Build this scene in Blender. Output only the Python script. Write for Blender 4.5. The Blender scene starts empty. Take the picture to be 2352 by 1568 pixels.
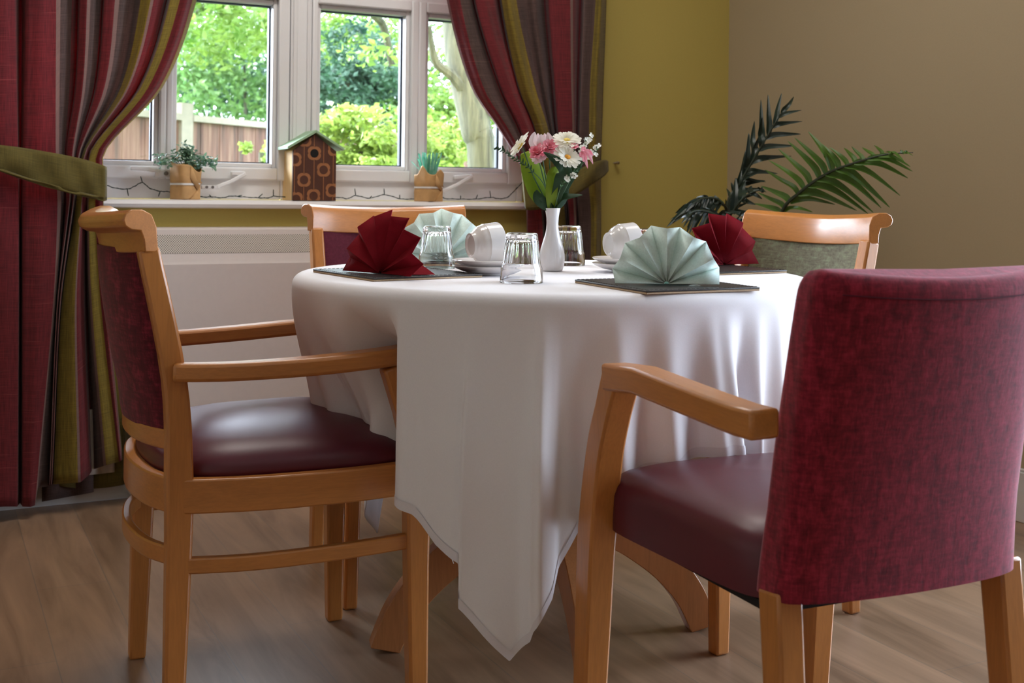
import bpy, bmesh, math, random
from mathutils import Vector, Matrix
random.seed(7)
S = bpy.context.scene
COL = S.collection
PI = math.pi
# ------------------------------------------------------------------ camera frame
FPX, VH, ROLL, UC, EYE = 2700.0, 445.0, 0.012, 1176.0, 0.907
CR, SR = math.cos(ROLL), math.sin(ROLL)
def ray(u, v):
    du, dv = u-UC, v-VH
    return (du*CR+dv*SR)/FPX, (-du*SR+dv*CR)/FPX
def at(u, v, Y):
    a, d = ray(u, v)
    return Vector((a*Y, Y, EYE-d*Y))
def onz(u, v, z=0.0):
    a, d = ray(u, v)
    Y = (EYE-z)/d
    return Vector((a*Y, Y, z))
WX, WY, WTH = -1.127, 3.466, math.radians(26.5)
DX, DY = math.cos(WTH), math.sin(WTH)
NX, NY = DY, -DX
def wallp(u, v, t):                     # pixel ray against the window wall, t metres into the room -> (s, z)
    a, d = ray(u, v)
    Y = (WX*NX+WY*NY+t)/(a*NX+NY)
    return (Y*a-WX)*DX+(Y-WY)*DY, EYE-d*Y
def WP(s, t, z):                        # wall coordinates -> world
    return Vector((WX+s*DX+t*NX, WY+s*DY+t*NY, z))

# ------------------------------------------------------------------ materials
def lin(r, g, b):
    f = lambda c: (c/255/12.92) if c/255 <= .04045 else ((c/255+.055)/1.055)**2.4
    return (f(r), f(g), f(b), 1)
class NT:
    def __init__(s, name):
        s.m = bpy.data.materials.new(name); s.m.use_nodes = True
        s.n = s.m.node_tree.nodes; s.l = s.m.node_tree.links
        s.b = s.n['Principled BSDF']; s.out = s.n['Material Output']
    def node(s, t, **k):
        n = s.n.new(t)
        for a, b in k.items(): setattr(n, a, b)
        return n
    def link(s, a, b): s.l.new(a, b)
    def val(s, n, **k):
        for a, b in k.items(): n.inputs[a].default_value = b
        return n
    def coords(s, kind='Object', scale=(1, 1, 1), rot=(0, 0, 0)):
        tc = s.node('ShaderNodeTexCoord'); mp = s.node('ShaderNodeMapping')
        s.link(tc.outputs[kind], mp.inputs['Vector'])
        mp.inputs['Scale'].default_value = scale; mp.inputs['Rotation'].default_value = rot
        return mp.outputs['Vector']
    def noise(s, vec, scale, detail=4, rough=.55, dist=0):
        n = s.node('ShaderNodeTexNoise'); s.link(vec, n.inputs['Vector'])
        n.inputs['Scale'].default_value = scale; n.inputs['Detail'].default_value = detail
        n.inputs['Roughness'].default_value = rough; n.inputs['Distortion'].default_value = dist
        return n.outputs['Fac']
    def ramp(s, fac, stops):
        r = s.node('ShaderNodeValToRGB'); s.link(fac, r.inputs['Fac'])
        e = r.color_ramp.elements
        while len(e) < len(stops): e.new(.5)
        for i, (p, c) in enumerate(stops): e[i].position = p; e[i].color = c
        return r.outputs['Color']
    def mix(s, fac, a, b, mode='MIX'):
        m = s.node('ShaderNodeMix', data_type='RGBA', blend_type=mode)
        for sock, x in ((m.inputs[0], fac), (m.inputs[6], a), (m.inputs[7], b)):
            if hasattr(x, 'is_output'): s.link(x, sock)
            else: sock.default_value = x
        return m.outputs[2]
    def math(s, op, a, b=0.0, c=0.0):
        m = s.node('ShaderNodeMath', operation=op)
        for i, x in enumerate((a, b, c)):
            if hasattr(x, 'is_output'): s.link(x, m.inputs[i])
            else: m.inputs[i].default_value = x
        return m.outputs[0]
    def bump(s, h, strength=.2, dist=.001):
        b = s.node('ShaderNodeBump'); s.link(h, b.inputs['Height'])
        b.inputs['Strength'].default_value = strength; b.inputs['Distance'].default_value = dist
        s.link(b.outputs['Normal'], s.b.inputs['Normal'])
    def set(s, color=None, rough=None, **k):
        if color is not None:
            if hasattr(color, 'is_output'): s.link(color, s.b.inputs['Base Color'])
            else: s.b.inputs['Base Color'].default_value = color
        if rough is not None: s.b.inputs['Roughness'].default_value = rough
        for a, b in k.items(): s.b.inputs[a.replace('_', ' ')].default_value = b
        return s.m
def sc(c, k): return (c[0]*k, c[1]*k, c[2]*k, 1)
def plain(name, c, rough=.5, nscale=30, amt=.08, bump=0, **k):
    t = NT(name); v = t.coords()
    f = t.noise(v, nscale)
    col = t.ramp(f, [(.3, sc(c, 1-amt)), (.7, sc(c, 1+amt))])
    if bump: t.bump(f, bump)
    return t.set(col, rough, **k)
def wood(name, c, rough=.32, axis='z', sat=1.0):
    t = NT(name)
    scl = {'z': (30, 30, 2.2), 'x': (2.2, 30, 30), 'y': (30, 2.2, 30)}[axis]
    v = t.coords(scale=scl)
    f = t.noise(v, 1.6, 5, .6, .4)
    v2 = t.coords(scale=tuple(a*7 for a in scl))
    f2 = t.noise(v2, 1.5, 2)
    col = t.ramp(f, [(.25, sc(c, .84)), (.5, c), (.75, sc(c, 1.1))])
    col = t.mix(.15, col, t.ramp(f2, [(.4, sc(c, .6)), (.6, sc(c, 1.2))]))
    t.bump(f2, .05)
    t.b.inputs['Coat Weight'].default_value = .25; t.b.inputs['Coat Roughness'].default_value = .18
    return t.set(col, rough)
def weave(name, c, rough=.85, amt=.45, uv=True, sx=500, sy=14, sheen=.15, slub=None, trans=.36):
    t = NT(name); kind = 'UV' if uv else 'Object'
    a = t.noise(t.coords(kind, (sx, sy, sx)), 1, 3, .6)
    b = t.noise(t.coords(kind, (sy, sx, sy)), 1, 3, .6)
    f = t.math('MULTIPLY_ADD', a, .5, t.math('MULTIPLY', b, .5))
    col = t.ramp(f, [(.36, sc(c, 1-amt)), (.5, c), (.64, sc(c, 1+amt))])
    if slub:
        g = t.noise(t.coords(kind, (5, 190, 5)), 1, 2, .5)
        col = t.mix(t.ramp(g, [(.66, (0, 0, 0, 1)), (.74, (.55, .55, .55, 1))]), col, slub)
    t.bump(f, .35, .0008)
    t.b.inputs['Sheen Weight'].default_value = sheen
    if trans:
        tl = t.node('ShaderNodeBsdfTranslucent'); t.link(t.mix(1.0, col, (1.9, 1.9, 1.9, 1), 'MULTIPLY'), tl.inputs['Color']); mx = t.node('ShaderNodeMixShader'); mx.inputs[0].default_value = trans
        t.link(t.b.outputs[0], mx.inputs[1]); t.link(tl.outputs[0], mx.inputs[2]); t.link(mx.outputs[0], t.out.inputs['Surface'])
    return t.set(col, rough)
def mottle(name, c, k1, k2, scl=(90, 90, 40), rough=.8, sheen=.5, tint=(1, .6, .7, 1)):
    t = NT(name)
    a = t.noise(t.coords('Object', scl), 1, 5, .7, .3)
    b = t.noise(t.coords('Object', (scl[0]*.6, scl[1]*.6, scl[2]*7)), 1, 3, .6)
    d = t.noise(t.coords('Object', (scl[0]*5, scl[1]*5, scl[2]*1.2)), 1, 3, .6)
    f = t.math('MULTIPLY_ADD', b, .3, t.math('MULTIPLY_ADD', d, .2, t.math('MULTIPLY', a, .5)))
    col = t.ramp(f, [(.38, sc(c, k1)), (.5, c), (.64, (c[0]*k2, c[1]*k2*1.3, c[2]*k2*1.2, 1))])
    t.bump(f, .5, .0015)
    t.b.inputs['Sheen Weight'].default_value = sheen; t.b.inputs['Sheen Roughness'].default_value = .45
    t.b.inputs['Sheen Tint'].default_value = tint
    return t.set(col, rough, Specular_IOR_Level=.2)
M = {}
BEECH = (.50, .192, .046, 1)
M['wood'] = wood('honey_beech', BEECH)
M['wood_x'] = wood('honey_beech_rail', BEECH, axis='x')
M['wood_y'] = wood('honey_beech_cross', BEECH, axis='y')
M['table_wood'] = wood('table_beech', (.46, .185, .065, 1), .38)
t = NT('maroon_leather'); f = t.noise(t.coords(scale=(160, 160, 160)), 1, 4); t.bump(f, .12, .0006)
M['leather'] = t.set(t.ramp(t.noise(t.coords(scale=(5, 5, 5)), 1, 3), [(.3, (.085, .0085, .019, 1)), (.7, (.105, .011, .026, 1))]), .38, Specular_IOR_Level=.5)
t = NT('olive_leather'); f = t.noise(t.coords(scale=(160, 160, 160)), 1, 4); t.bump(f, .12, .0006)
M['leather_olive'] = t.set((.12, .10, .035, 1), .4)
M['chenille'] = mottle('maroon_chenille', (.215, .0105, .026, 1), .48, 1.8, (95, 95, 34))
M['maroon_velvet'] = mottle('maroon_velvet', (.095, .006, .014, 1), .5, 2.6, (45, 45, 30), sheen=.25)
M['maroon_cloth'] = mottle('maroon_weave', (.085, .008, .018, 1), .8, 1.25, (140, 140, 140), sheen=.1)
M['green_velvet'] = mottle('sage_velvet', (.13, .115, .07, 1), .6, 1.4, (50, 50, 90), sheen=.25, tint=(.9, .95, .8, 1))
M['c_maroon'] = weave('curtain_maroon', (.18, .016, .022, 1), slub=(.38, .07, .07, 1))
M['c_brown'] = weave('curtain_brown', (.105, .06, .052, 1), slub=(.2, .12, .1, 1))
M['c_olive'] = weave('curtain_olive', (.235, .165, .02, 1), slub=(.4, .3, .09, 1))
M['c_light'] = weave('curtain_taupe', (.25, .15, .13, 1), amt=.2)
M['c_lining'] = weave('curtain_lining', (.6, .55, .5, 1), amt=.1)
M['c_tie'] = weave('tieback_olive', (.17, .13, .026, 1), amt=.3)
M['cloth'] = plain('white_tablecloth', (.80, .77, .79, 1), .85, 500, .02, .08, Sheen_Weight=.1)
M['cloth_hem'] = plain('tablecloth_hem', (.70, .66, .69, 1), .85, 500, .02, .08)
M['pvc'] = plain('white_pvc', (.86, .86, .87, 1), .3, 3, .01)
M['sillm'] = plain('white_gloss_sill', (.84, .82, .82, 1), .3, 4, .02)
M['handle'] = plain('white_handle', (.85, .85, .86, 1), .25, 5, .01)
M['screw'] = plain('grey_steel', (.25, .24, .24, 1), .4, 5, .02, Metallic=.8)
M['gasket'] = plain('dark_gasket', (.025, .03, .045, 1), .5, 5, .05)
M['wall_olive'] = plain('olive_paint', (.44, .345, .085, 1), .75, 220, .03, .06)
M['wall_beige'] = plain('beige_paint', (.36, .285, .175, 1), .75, 220, .03, .06)
M['wall_white'] = plain('cream_paint', (.72, .64, .54, 1), .8, 220, .03)
M['ceil'] = plain('white_ceiling', (.78, .75, .70, 1), .9, 100, .02)
M['skirt'] = plain('white_skirting', (.60, .58, .57, 1), .4, 10, .02)
M['rad'] = plain('radiator_enamel', (.62, .545, .51, 1), .45, 60, .015)
t = NT('radiator_grille')
tc = t.node('ShaderNodeTexCoord'); sp = t.node('ShaderNodeSeparateXYZ'); t.link(tc.outputs['UV'], sp.inputs[0])
px, pz = .0068, .0039
row = t.math('FLOOR', t.math('DIVIDE', sp.outputs[1], pz))
off = t.math('MULTIPLY', t.math('MODULO', row, 2.0), .5)
fx = t.math('SUBTRACT', t.math('FRACT', t.math('ADD', t.math('DIVIDE', sp.outputs[0], px), off)), .5)
fz = t.math('SUBTRACT', t.math('FRACT', t.math('DIVIDE', sp.outputs[1], pz)), .5)
dd = t.math('SQRT', t.math('ADD', t.math('POWER', t.math('MULTIPLY', fx, px), 2.0), t.math('POWER', t.math('MULTIPLY', fz, pz), 2.0)))
hole = t.math('LESS_THAN', dd, .00165)
M['grille'] = t.set(t.mix(hole, (.68, .61, .53, 1), (.03, .025, .02, 1)), .5)
# vinyl plank floor
t = NT('oak_vinyl_planks')
v = t.coords('Object', (1, 1, 1), (0, 0, PI/2))
br = t.node('ShaderNodeTexBrick'); t.link(v, br.inputs['Vector'])
br.inputs['Scale'].default_value = 1; br.inputs['Brick Width'].default_value = 1.2; br.inputs['Row Height'].default_value = .152
br.inputs['Mortar Size'].default_value = .0012; br.offset = .37
br.inputs['Color1'].default_value = (.28, .175, .108, 1); br.inputs['Color2'].default_value = (.335, .212, .135, 1)
br.inputs['Mortar'].default_value = (.22, .16, .12, 1)
g = t.noise(t.coords('Object', (8, .8, 1)), 1.8, 6, .62, 1.0)
col = t.mix(.75, br.outputs['Color'], t.ramp(g, [(.32, (.50, .46, .43, 1)), (.5, (.88, .87, .86, 1)), (.68, (1.2, 1.18, 1.15, 1))]), 'MULTIPLY')
t.bump(g, .04, .001)
M['floor'] = t.set(col, .33, Specular_IOR_Level=.65)
M['china'] = plain('white_china', (.78, .74, .72, 1), .12, 5, .01, Coat_Weight=.5)
M['vasem'] = plain('white_glaze', (.80, .77, .78, 1), .2, 5, .01, Coat_Weight=.4)
M['nap_red'] = plain('red_paper_napkin', (.19, .003, .010, 1), .85, 600, .12, .1, Specular_IOR_Level=.15)
M['nap_mint'] = plain('mint_paper_napkin', (.68, .82, .76, 1), .75, 260, .07, .1)
M['mat_black'] = plain('black_leatherette', (.018, .013, .012, 1), .42, 350, .25, .25)
M['mat_edge'] = plain('tan_board_edge', (.42, .29, .17, 1), .7, 200, .1)
M['stitch'] = plain('black_stitching', (.03, .025, .025, 1), .6, 200, .1)
t = NT('clear_tumbler_glass'); M['glass'] = t.set((1, 1, 1, 1), .0, Transmission_Weight=1.0, IOR=1.5)
t = NT('window_glass'); tr = t.node('ShaderNodeBsdfTransparent'); gl = t.node('ShaderNodeBsdfGlossy'); gl.inputs['Roughness'].default_value = .02
fr = t.node('ShaderNodeFresnel'); fr.inputs['IOR'].default_value = 1.45; mx = t.node('ShaderNodeMixShader')
t.link(fr.outputs[0], mx.inputs[0]); t.link(tr.outputs[0], mx.inputs[1]); t.link(gl.outputs[0], mx.inputs[2]); t.link(mx.outputs[0], t.out.inputs['Surface'])
M['pane'] = t.m
M['paper'] = plain('brown_kraft_paper', (.58, .34, .14, 1), .75, 25, .14, .25)
M['string'] = plain('white_string', (.85, .83, .8, 1), .8, 100, .05)
M['bird_front'] = wood('walnut_front', (.085, .026, .012, 1), .5)
M['bird_inlay'] = wood('inlay_wood', (.36, .145, .055, 1), .55)
M['bird_side'] = wood('pale_pine', (.84, .55, .22, 1), .55)
M['bird_roof'] = plain('mint_green_paint', (.34, .52, .33, 1), .5, 40, .04)
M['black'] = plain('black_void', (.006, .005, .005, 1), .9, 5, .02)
M['cable'] = plain('dark_green_cable', (.012, .03, .028, 1), .5, 50, .1)
M['metal'] = plain('hook_metal', (.25, .2, .14, 1), .35, 20, .05, Metallic=.9)
def leafy(name, c, c2, rough=.5, trans=.35, nscale=14, bump=0):
    t = NT(name); f = t.noise(t.coords(), nscale, 3)
    col = t.ramp(f, [(.3, c), (.7, c2)])
    t.set(col, rough)
    tl = t.node('ShaderNodeBsdfTranslucent'); t.link(col, tl.inputs['Color'])
    mx = t.node('ShaderNodeMixShader'); mx.inputs[0].default_value = trans
    t.link(t.b.outputs[0], mx.inputs[1]); t.link(tl.outputs[0], mx.inputs[2]); t.link(mx.outputs[0], t.out.inputs['Surface'])
    return t.m
M['palm_dark'] = leafy('palm_dark_leaf', (.008, .018, .012, 1), (.016, .034, .018, 1), .4, .1)
M['palm_green'] = leafy('palm_green_leaf', (.045, .105, .008, 1), (.08, .165, .014, 1), .45, .25)
M['palm_stem'] = plain('palm_stem', (.02, .03, .012, 1), .5, 40, .2)
M['pot_glaze'] = plain('terracotta_pot', (.2, .08, .04, 1), .6, 30, .1)
M['soil'] = plain('potting_soil', (.03, .02, .012, 1), .9, 80, .3)
M['leaf_lime'] = leafy('lime_leaf', (.22, .34, .01, 1), (.30, .42, .02, 1), .45, .35)
M['leaf_dark'] = leafy('dark_green_leaf', (.012, .045, .014, 1), (.03, .085, .022, 1), .6, .2)
M['stem_green'] = plain('stem_green', (.05, .12, .04, 1), .5, 40, .15)
M['petal_white'] = leafy('white_petal', (.84, .80, .66, 1), (.90, .88, .80, 1), .6, .35, 60)
M['petal_pink'] = leafy('pink_petal', (.85, .13, .22, 1), (.88, .55, .60, 1), .6, .3, 55)
M['petal_pale'] = leafy('pale_pink_petal', (.82, .62, .64, 1), (.86, .74, .74, 1), .6, .25)
M['flower_yellow'] = plain('yellow_flower_centre', (.75, .55, .10, 1), .7, 300, .25)
M['flower_orange'] = plain('orange_flower_centre', (.80, .34, .02, 1), .7, 300, .25)
M['ivy'] = leafy('small_ivy_leaf', (.06, .17, .13, 1), (.25, .38, .22, 1), .5, .3, 60)
M['plastic_grass'] = leafy('teal_plastic_strip', (.16, .58, .44, 1), (.50, .82, .70, 1), .3, .5, 60)
M['fol_light'] = leafy('light_foliage', (.055, .14, .015, 1), (.19, .28, .05, 1), .6, .45, 3)
M['fol_mid'] = leafy('mid_foliage', (.05, .13, .035, 1), (.15, .25, .07, 1), .6, .4, 3)
M['fol_dark'] = leafy('dark_foliage', (.014, .05, .032, 1), (.05, .115, .06, 1), .6, .3, 3)
M['fol_shrub'] = leafy('shrub_foliage', (.09, .17, .015, 1), (.26, .33, .07, 1), .6, .45, 6)
t = NT('tree_bark'); f = t.noise(t.coords('Object', (26, 26, 3)), 1, 6, .7, .5)
t.bump(f, .8, .01); M['bark'] = t.set(t.ramp(f, [(.32, (.018, .02, .012, 1)), (.5, (.06, .06, .036, 1)), (.68, (.11, .105, .065, 1))]), .95)
M['fence_post'] = plain('concrete_post', (.20, .17, .13, 1), .9, 20, .12)
t = NT('weathered_boards')
f = t.noise(t.coords('Object', (9, 9, .7)), 1.5, 5, .65); f2 = t.noise(t.coords('Object', (70, 70, 2)), 1, 3)
col = t.ramp(f, [(.32, (.02, .009, .006, 1)), (.5, (.12, .045, .028, 1)), (.68, (.22, .13, .085, 1))])
M['fence'] = t.set(t.mix(.35, col, t.ramp(f2, [(.4, (.012, .007, .005, 1)), (.6, (.13, .085, .06, 1))])), .9)
M['lawn'] = plain('garden_lawn', (.09, .17, .04, 1), .95, 20, .35)

# ------------------------------------------------------------------ mesh building
def vrot(v, a): return Vector((v[0]*math.cos(a)-v[1]*math.sin(a), v[0]*math.sin(a)+v[1]*math.cos(a), v[2]))
def smooth_path(pts, n=6):
    pts = [Vector(p) for p in pts]; out = []
    for i in range(len(pts)-1):
        p0 = pts[max(i-1, 0)]; p1 = pts[i]; p2 = pts[i+1]; p3 = pts[min(i+2, len(pts)-1)]
        for k in range(n):
            t = k/n
            out.append(.5*((2*p1)+(p2-p0)*t+(2*p0-5*p1+4*p2-p3)*t*t+(3*p1-p0-3*p2+p3)*t**3))
    out.append(pts[-1]); return out
def lerp_list(vals, n):
    m = len(vals)-1; out = []
    for i in range(n):
        x = i/(n-1)*m; k = min(int(x), m-1); out.append(vals[k]+(vals[k+1]-vals[k])*(x-k))
    return out
class MB:
    def __init__(s): s.v = []; s.f = []; s.mi = []; s.uv = {}
    def add(s, vs, fs, m=0):
        o = len(s.v); s.v += [Vector(x) for x in vs]
        for f in fs: s.f.append([o+i for i in f]); s.mi.append(m)
        return o
    def box(s, x0, x1, y0, y1, z0, z1, m=0):
        s.add([(x0, y0, z0), (x1, y0, z0), (x1, y1, z0), (x0, y1, z0), (x0, y0, z1), (x1, y0, z1), (x1, y1, z1), (x0, y1, z1)],
              [(0, 3, 2, 1), (4, 5, 6, 7), (0, 1, 5, 4), (1, 2, 6, 5), (2, 3, 7, 6), (3, 0, 4, 7)], m); return s
    def frames(s, pts, up):
        pts = [Vector(p) for p in pts]; up = Vector(up); fr = []
        for i, p in enumerate(pts):
            tn = (pts[min(i+1, len(pts)-1)]-pts[max(i-1, 0)]).normalized()
            sd = tn.cross(up)
            if sd.length < 1e-6: sd = tn.cross(Vector((.3, .5, .81)))
            sd.normalize(); fr.append((p, sd, sd.cross(tn)))
        return fr
    def section(s, pts, secs, up, m=0, cap=True):     # secs: one 2-D outline, or one per point
        fr = s.frames(pts, up)
        if not isinstance(secs[0][0], (list, tuple)): secs = [secs]*len(fr)
        k = len(secs[0]); vs = []; fs = []
        for (p, sd, un), q in zip(fr, secs):
            vs += [p+sd*a+un*b for a, b in q]
        for i in range(len(fr)-1):
            for j in range(k):
                fs.append((i*k+j, i*k+(j+1) % k, (i+1)*k+(j+1) % k, (i+1)*k+j))
        if cap: fs += [tuple(range(k))[::-1], tuple(range((len(fr)-1)*k, len(fr)*k))]
        s.add(vs, fs, m); return s
    def bar(s, pts, w, h, up, m=0):
        n = len(pts)
        w = lerp_list(w, n) if isinstance(w, (list, tuple)) else [w]*n
        h = lerp_list(h, n) if isinstance(h, (list, tuple)) else [h]*n
        return s.section(pts, [[(-a/2, -b/2), (a/2, -b/2), (a/2, b/2), (-a/2, b/2)] for a, b in zip(w, h)], up, m)
    def tube(s, pts, r, n=8, m=0):
        k = len(pts); r = lerp_list(r, k) if isinstance(r, (list, tuple)) else [r]*k
        return s.section(pts, [[(q*math.cos(2*PI*j/n), q*math.sin(2*PI*j/n)) for j in range(n)] for q in r], (.123, .21, .97), m)
    def lathe(s, prof, n=32, c=(0, 0, 0), m=0, rf=None, close=False):
        vs = []; fs = []; k = len(prof)
        for i in range(n):
            a = 2*PI*i/n
            for r, z in prof:
                q = rf(r, z, a) if rf else r
                vs.append((c[0]+q*math.cos(a), c[1]+q*math.sin(a), c[2]+z))
        for i in range(n):
            for j in range(k-1 if not close else k):
                j2 = (j+1) % k; i2 = (i+1) % n
                fs.append((i*k+j, i2*k+j, i2*k+j2, i*k+j2))
        s.add(vs, fs, m); return s
    def grid(s, fn, nu, nv, m=0, wrap=False, mfn=None, uvfn=None):
        o = len(s.v)
        for j in range(nv+1):
            for i in range(nu+(0 if wrap else 1)):
                s.v.append(Vector(fn(i/nu, j/nv)))
                if uvfn: s.uv[len(s.v)-1] = uvfn(i/nu, j/nv)
        w = nu if wrap else nu+1
        for j in range(nv):
            for i in range(nu):
                i2 = (i+1) % nu if wrap else i+1
                s.f.append([o+j*w+i, o+j*w+i2, o+(j+1)*w+i2, o+(j+1)*w+i]); s.mi.append(mfn(i, j) if mfn else m)
        return s
    def blade(s, pts, w, nrm, n=5, fold=.25, m=0, prof=None):   # tapering leaf with a creased midrib
        pts = smooth_path(pts, n); k = len(pts); fr = s.frames(pts, nrm); vs = []; fs = []
        prof = prof or [.25, .8, 1, .95, .75, .45, .04]
        ws = lerp_list(prof, k)
        for (p, sd, un), q in zip(fr, ws):
            vs += [p-sd*w*q*.5+un*w*q*fold, p, p+sd*w*q*.5+un*w*q*fold]
        for i in range(k-1):
            a = i*3; fs += [(a, a+1, a+4, a+3), (a+1, a+2, a+5, a+4)]
        s.add(vs, fs, m); return s
def link(o): COL.objects.link(o); return o
def obj(name, mb, mats, parent=None, bevel=0, ang=40, solid=0, sub=0, world=True, flat=False, norm=True):
    if not isinstance(mats, (list, tuple)): mats = [mats]
    vs = mb.v
    if parent is not None and world:
        inv = MW[parent.name].inverted(); vs = [inv@v for v in vs]
    me = bpy.data.meshes.new(name); me.from_pydata([tuple(v) for v in vs], [], mb.f)
    for m in mats: me.materials.append(m)
    me.polygons.foreach_set('material_index', mb.mi)
    if mb.uv:
        ul = me.uv_layers.new(name='UVMap')
        for lp in me.loops: ul.data[lp.index].uv = mb.uv.get(lp.vertex_index, (0, 0))
    me.validate(); me.update()
    if norm:
        bm = bmesh.new(); bm.from_mesh(me); bmesh.ops.recalc_face_normals(bm, faces=bm.faces); bm.to_mesh(me); bm.free()
    if not flat:
        me.polygons.foreach_set('use_smooth', [True]*len(me.polygons)); me.set_sharp_from_angle(angle=math.radians(ang))
    o = link(bpy.data.objects.new(name, me))
    if parent is not None:
        o.parent = parent; MW[o.name] = MW[parent.name]
    if bevel:
        b = o.modifiers.new('bevel', 'BEVEL'); b.width = bevel; b.segments = 2; b.limit_method = 'ANGLE'; b.angle_limit = math.radians(35)
    if sub:
        b = o.modifiers.new('sub', 'SUBSURF'); b.levels = sub; b.render_levels = sub
    if solid:
        b = o.modifiers.new('solid', 'SOLIDIFY'); b.thickness = abs(solid); b.offset = 1 if solid > 0 else 0 if solid == 0 else -1
    return o
MW = {}
def thing(name, label, cat, loc=(0, 0, 0), rotz=0, group=None):
    o = link(bpy.data.objects.new(name, None)); o.location = loc; o.rotation_euler = (0, 0, rotz); o.empty_display_size = .05
    o['label'] = label; o['category'] = cat
    if group: o['group'] = group
    MW[o.name] = Matrix.Translation(Vector(loc))@Matrix.Rotation(rotz, 4, 'Z')
    return o
def tag(o, label, cat, group=None):
    o['label'] = label; o['category'] = cat
    if group: o['group'] = group
    return o
def origin(o, loc):                      # move a top-level mesh's origin to its base without moving its shape
    loc = Vector(loc); o.data.transform(Matrix.Translation(-loc)); o.location = loc; return o
def struct(o): o['kind'] = 'structure'; return o
def dup(root, loc, rotz, label, group=None):
    r = root.copy(); COL.objects.link(r); r.location = loc; r.rotation_euler = (0, 0, rotz); r['label'] = label
    if group: r['group'] = group
    for ch in list(root.children):
        c = ch.copy(); COL.objects.link(c); c.parent = r
        for g in list(ch.children):
            d = g.copy(); COL.objects.link(d); d.parent = c
    return r
WORLD, FILL, SUN, EXPO = 11.5, 8.0, 36.0, 0.42
# ================================================================== the setting
def wall_obj(name, mb, mats, parent=None, **k):
    if parent is not None: return obj(name, mb, mats, parent, world=False, **k)
    o = obj(name, mb, mats, None, **k); o.location = (WX, WY, 0); o.rotation_euler = (0, 0, WTH); return struct(o)
CEIL = 2.45
# window wall (local x = along the wall, -y = into the room)
S0, S1 = -2.5, 2.32
O0, O1, OZ0, OZ1 = -.42, 1.345, .852, 1.98
mb = MB()
mb.box(S0, O0, 0, .25, 0, CEIL); mb.box(O1, S1, 0, .25, 0, CEIL)
mb.box(O0, O1, 0, .25, 0, OZ0); mb.box(O0, O1, 0, .25, OZ1, CEIL)
wall_obj('wall_back', mb, M['wall_olive'], ang=30)
# right wall: from the corner towards the viewer, with a glazed opening beyond the frame
CX0, CY0 = .811, 4.432
EX, EY = .4995, -.8663
rw = math.atan2(EY, EX)
K0, K1, KZ0, KZ1 = 1.40, 3.5, .10, 2.15
mb = MB()
mb.box(-.05, K0, 0, .25, 0, CEIL); mb.box(K1, 5.6, 0, .25, 0, CEIL)
mb.box(K0, K1, 0, .25, 0, KZ0); mb.box(K0, K1, 0, .25, KZ1, CEIL)
def rw_obj(name, mb, m, parent=None, **k):
    if parent is not None: return obj(name, mb, m, parent, world=False, **k)
    o = obj(name, mb, m, None, **k); o.location = (CX0, CY0, 0); o.rotation_euler = (0, 0, rw); return struct(o)
rw_obj('wall_right', mb, M['wall_beige'], ang=30)
mb = MB(); mb.box(.0, K0, -.018, 0, 0, .142); mb.box(.0, K0, -.012, 0, .142, .15)
rw_obj('baseboard_right', mb, M['skirt'], bevel=.003)
mb = MB(); mb.box(S0, S0+.1, -5.6, 0, 0, CEIL); wall_obj('wall_left', mb, M['wall_white'])
mb = MB(); mb.box(S0, 3.4, -5.7, -5.6, 0, CEIL); wall_obj('wall_front', mb, M['wall_white'])
mb = MB(); mb.box(S0, 3.4, -5.7, .25, -.1, 0)
o = obj('floor', mb, M['floor']); o.location = (WX, WY, 0); o.rotation_euler = (0, 0, WTH); struct(o)
mb = MB(); mb.box(S0, 3.4, -5.7, .25, CEIL, CEIL+.1); wall_obj('ceiling', mb, M['ceil'])
mb = MB(); mb.box(S0+.1, 2.15, -.016, 0, 0, .12); wall_obj('baseboard_back', mb, M['skirt'], bevel=.003)

def struct_root(name, loc, rotz):
    o = link(bpy.data.objects.new(name, None)); o.location = loc; o.rotation_euler = (0, 0, rotz); o.empty_display_size = .05
    MW[o.name] = Matrix.Translation(Vector(loc))@Matrix.Rotation(rotz, 4, 'Z'); return struct(o)
win = struct_root('window_1', (WX, WY, OZ0), WTH)
def wz(mb):
    for v in mb.v: v.z -= OZ0
    return mb
def ring(mb, a0, a1, z0, z1, w, y0, y1):
    mb.box(a0, a0+w, y0, y1, z0, z1); mb.box(a1-w, a1, y0, y1, z0, z1)
    mb.box(a0+w, a1-w, y0, y1, z0, z0+w); mb.box(a0+w, a1-w, y0, y1, z1-w, z1)
fr = MB()
for a0, a1 in ((O0, .500), (.568, O1)):
    fr.box(a0, a0+.026, .085, .17, .878, OZ1); fr.box(a1-.026, a1, .085, .17, .878, OZ1)
    fr.box(a0+.026, a1-.026, .085, .17, .878, .962); fr.box(a0+.026, a1-.026, .085, .17, 1.535, 1.63)
    fr.box(a0+.026, a1-.026, .085, .17, OZ1-.05, OZ1)
wall_obj('window_frame', wz(fr), M['pvc'], win, bevel=.004)
mb = MB(); mb.box(.500, .568, .07, .18, .878, OZ1); mb.box(.507, .520, .064, .07, .878, OZ1); mb.box(.552, .560, .064, .07, .878, OZ1)
wall_obj('window_mullion', wz(mb), M['pvc'], win, bevel=.002)
PANES = [(-.25, .081), (.149, .447), (.604, .899), (.981, 1.264)]
SASH = [(-.32, .115), (.115, .497), (.571, .940), (.940, 1.337)]
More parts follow.
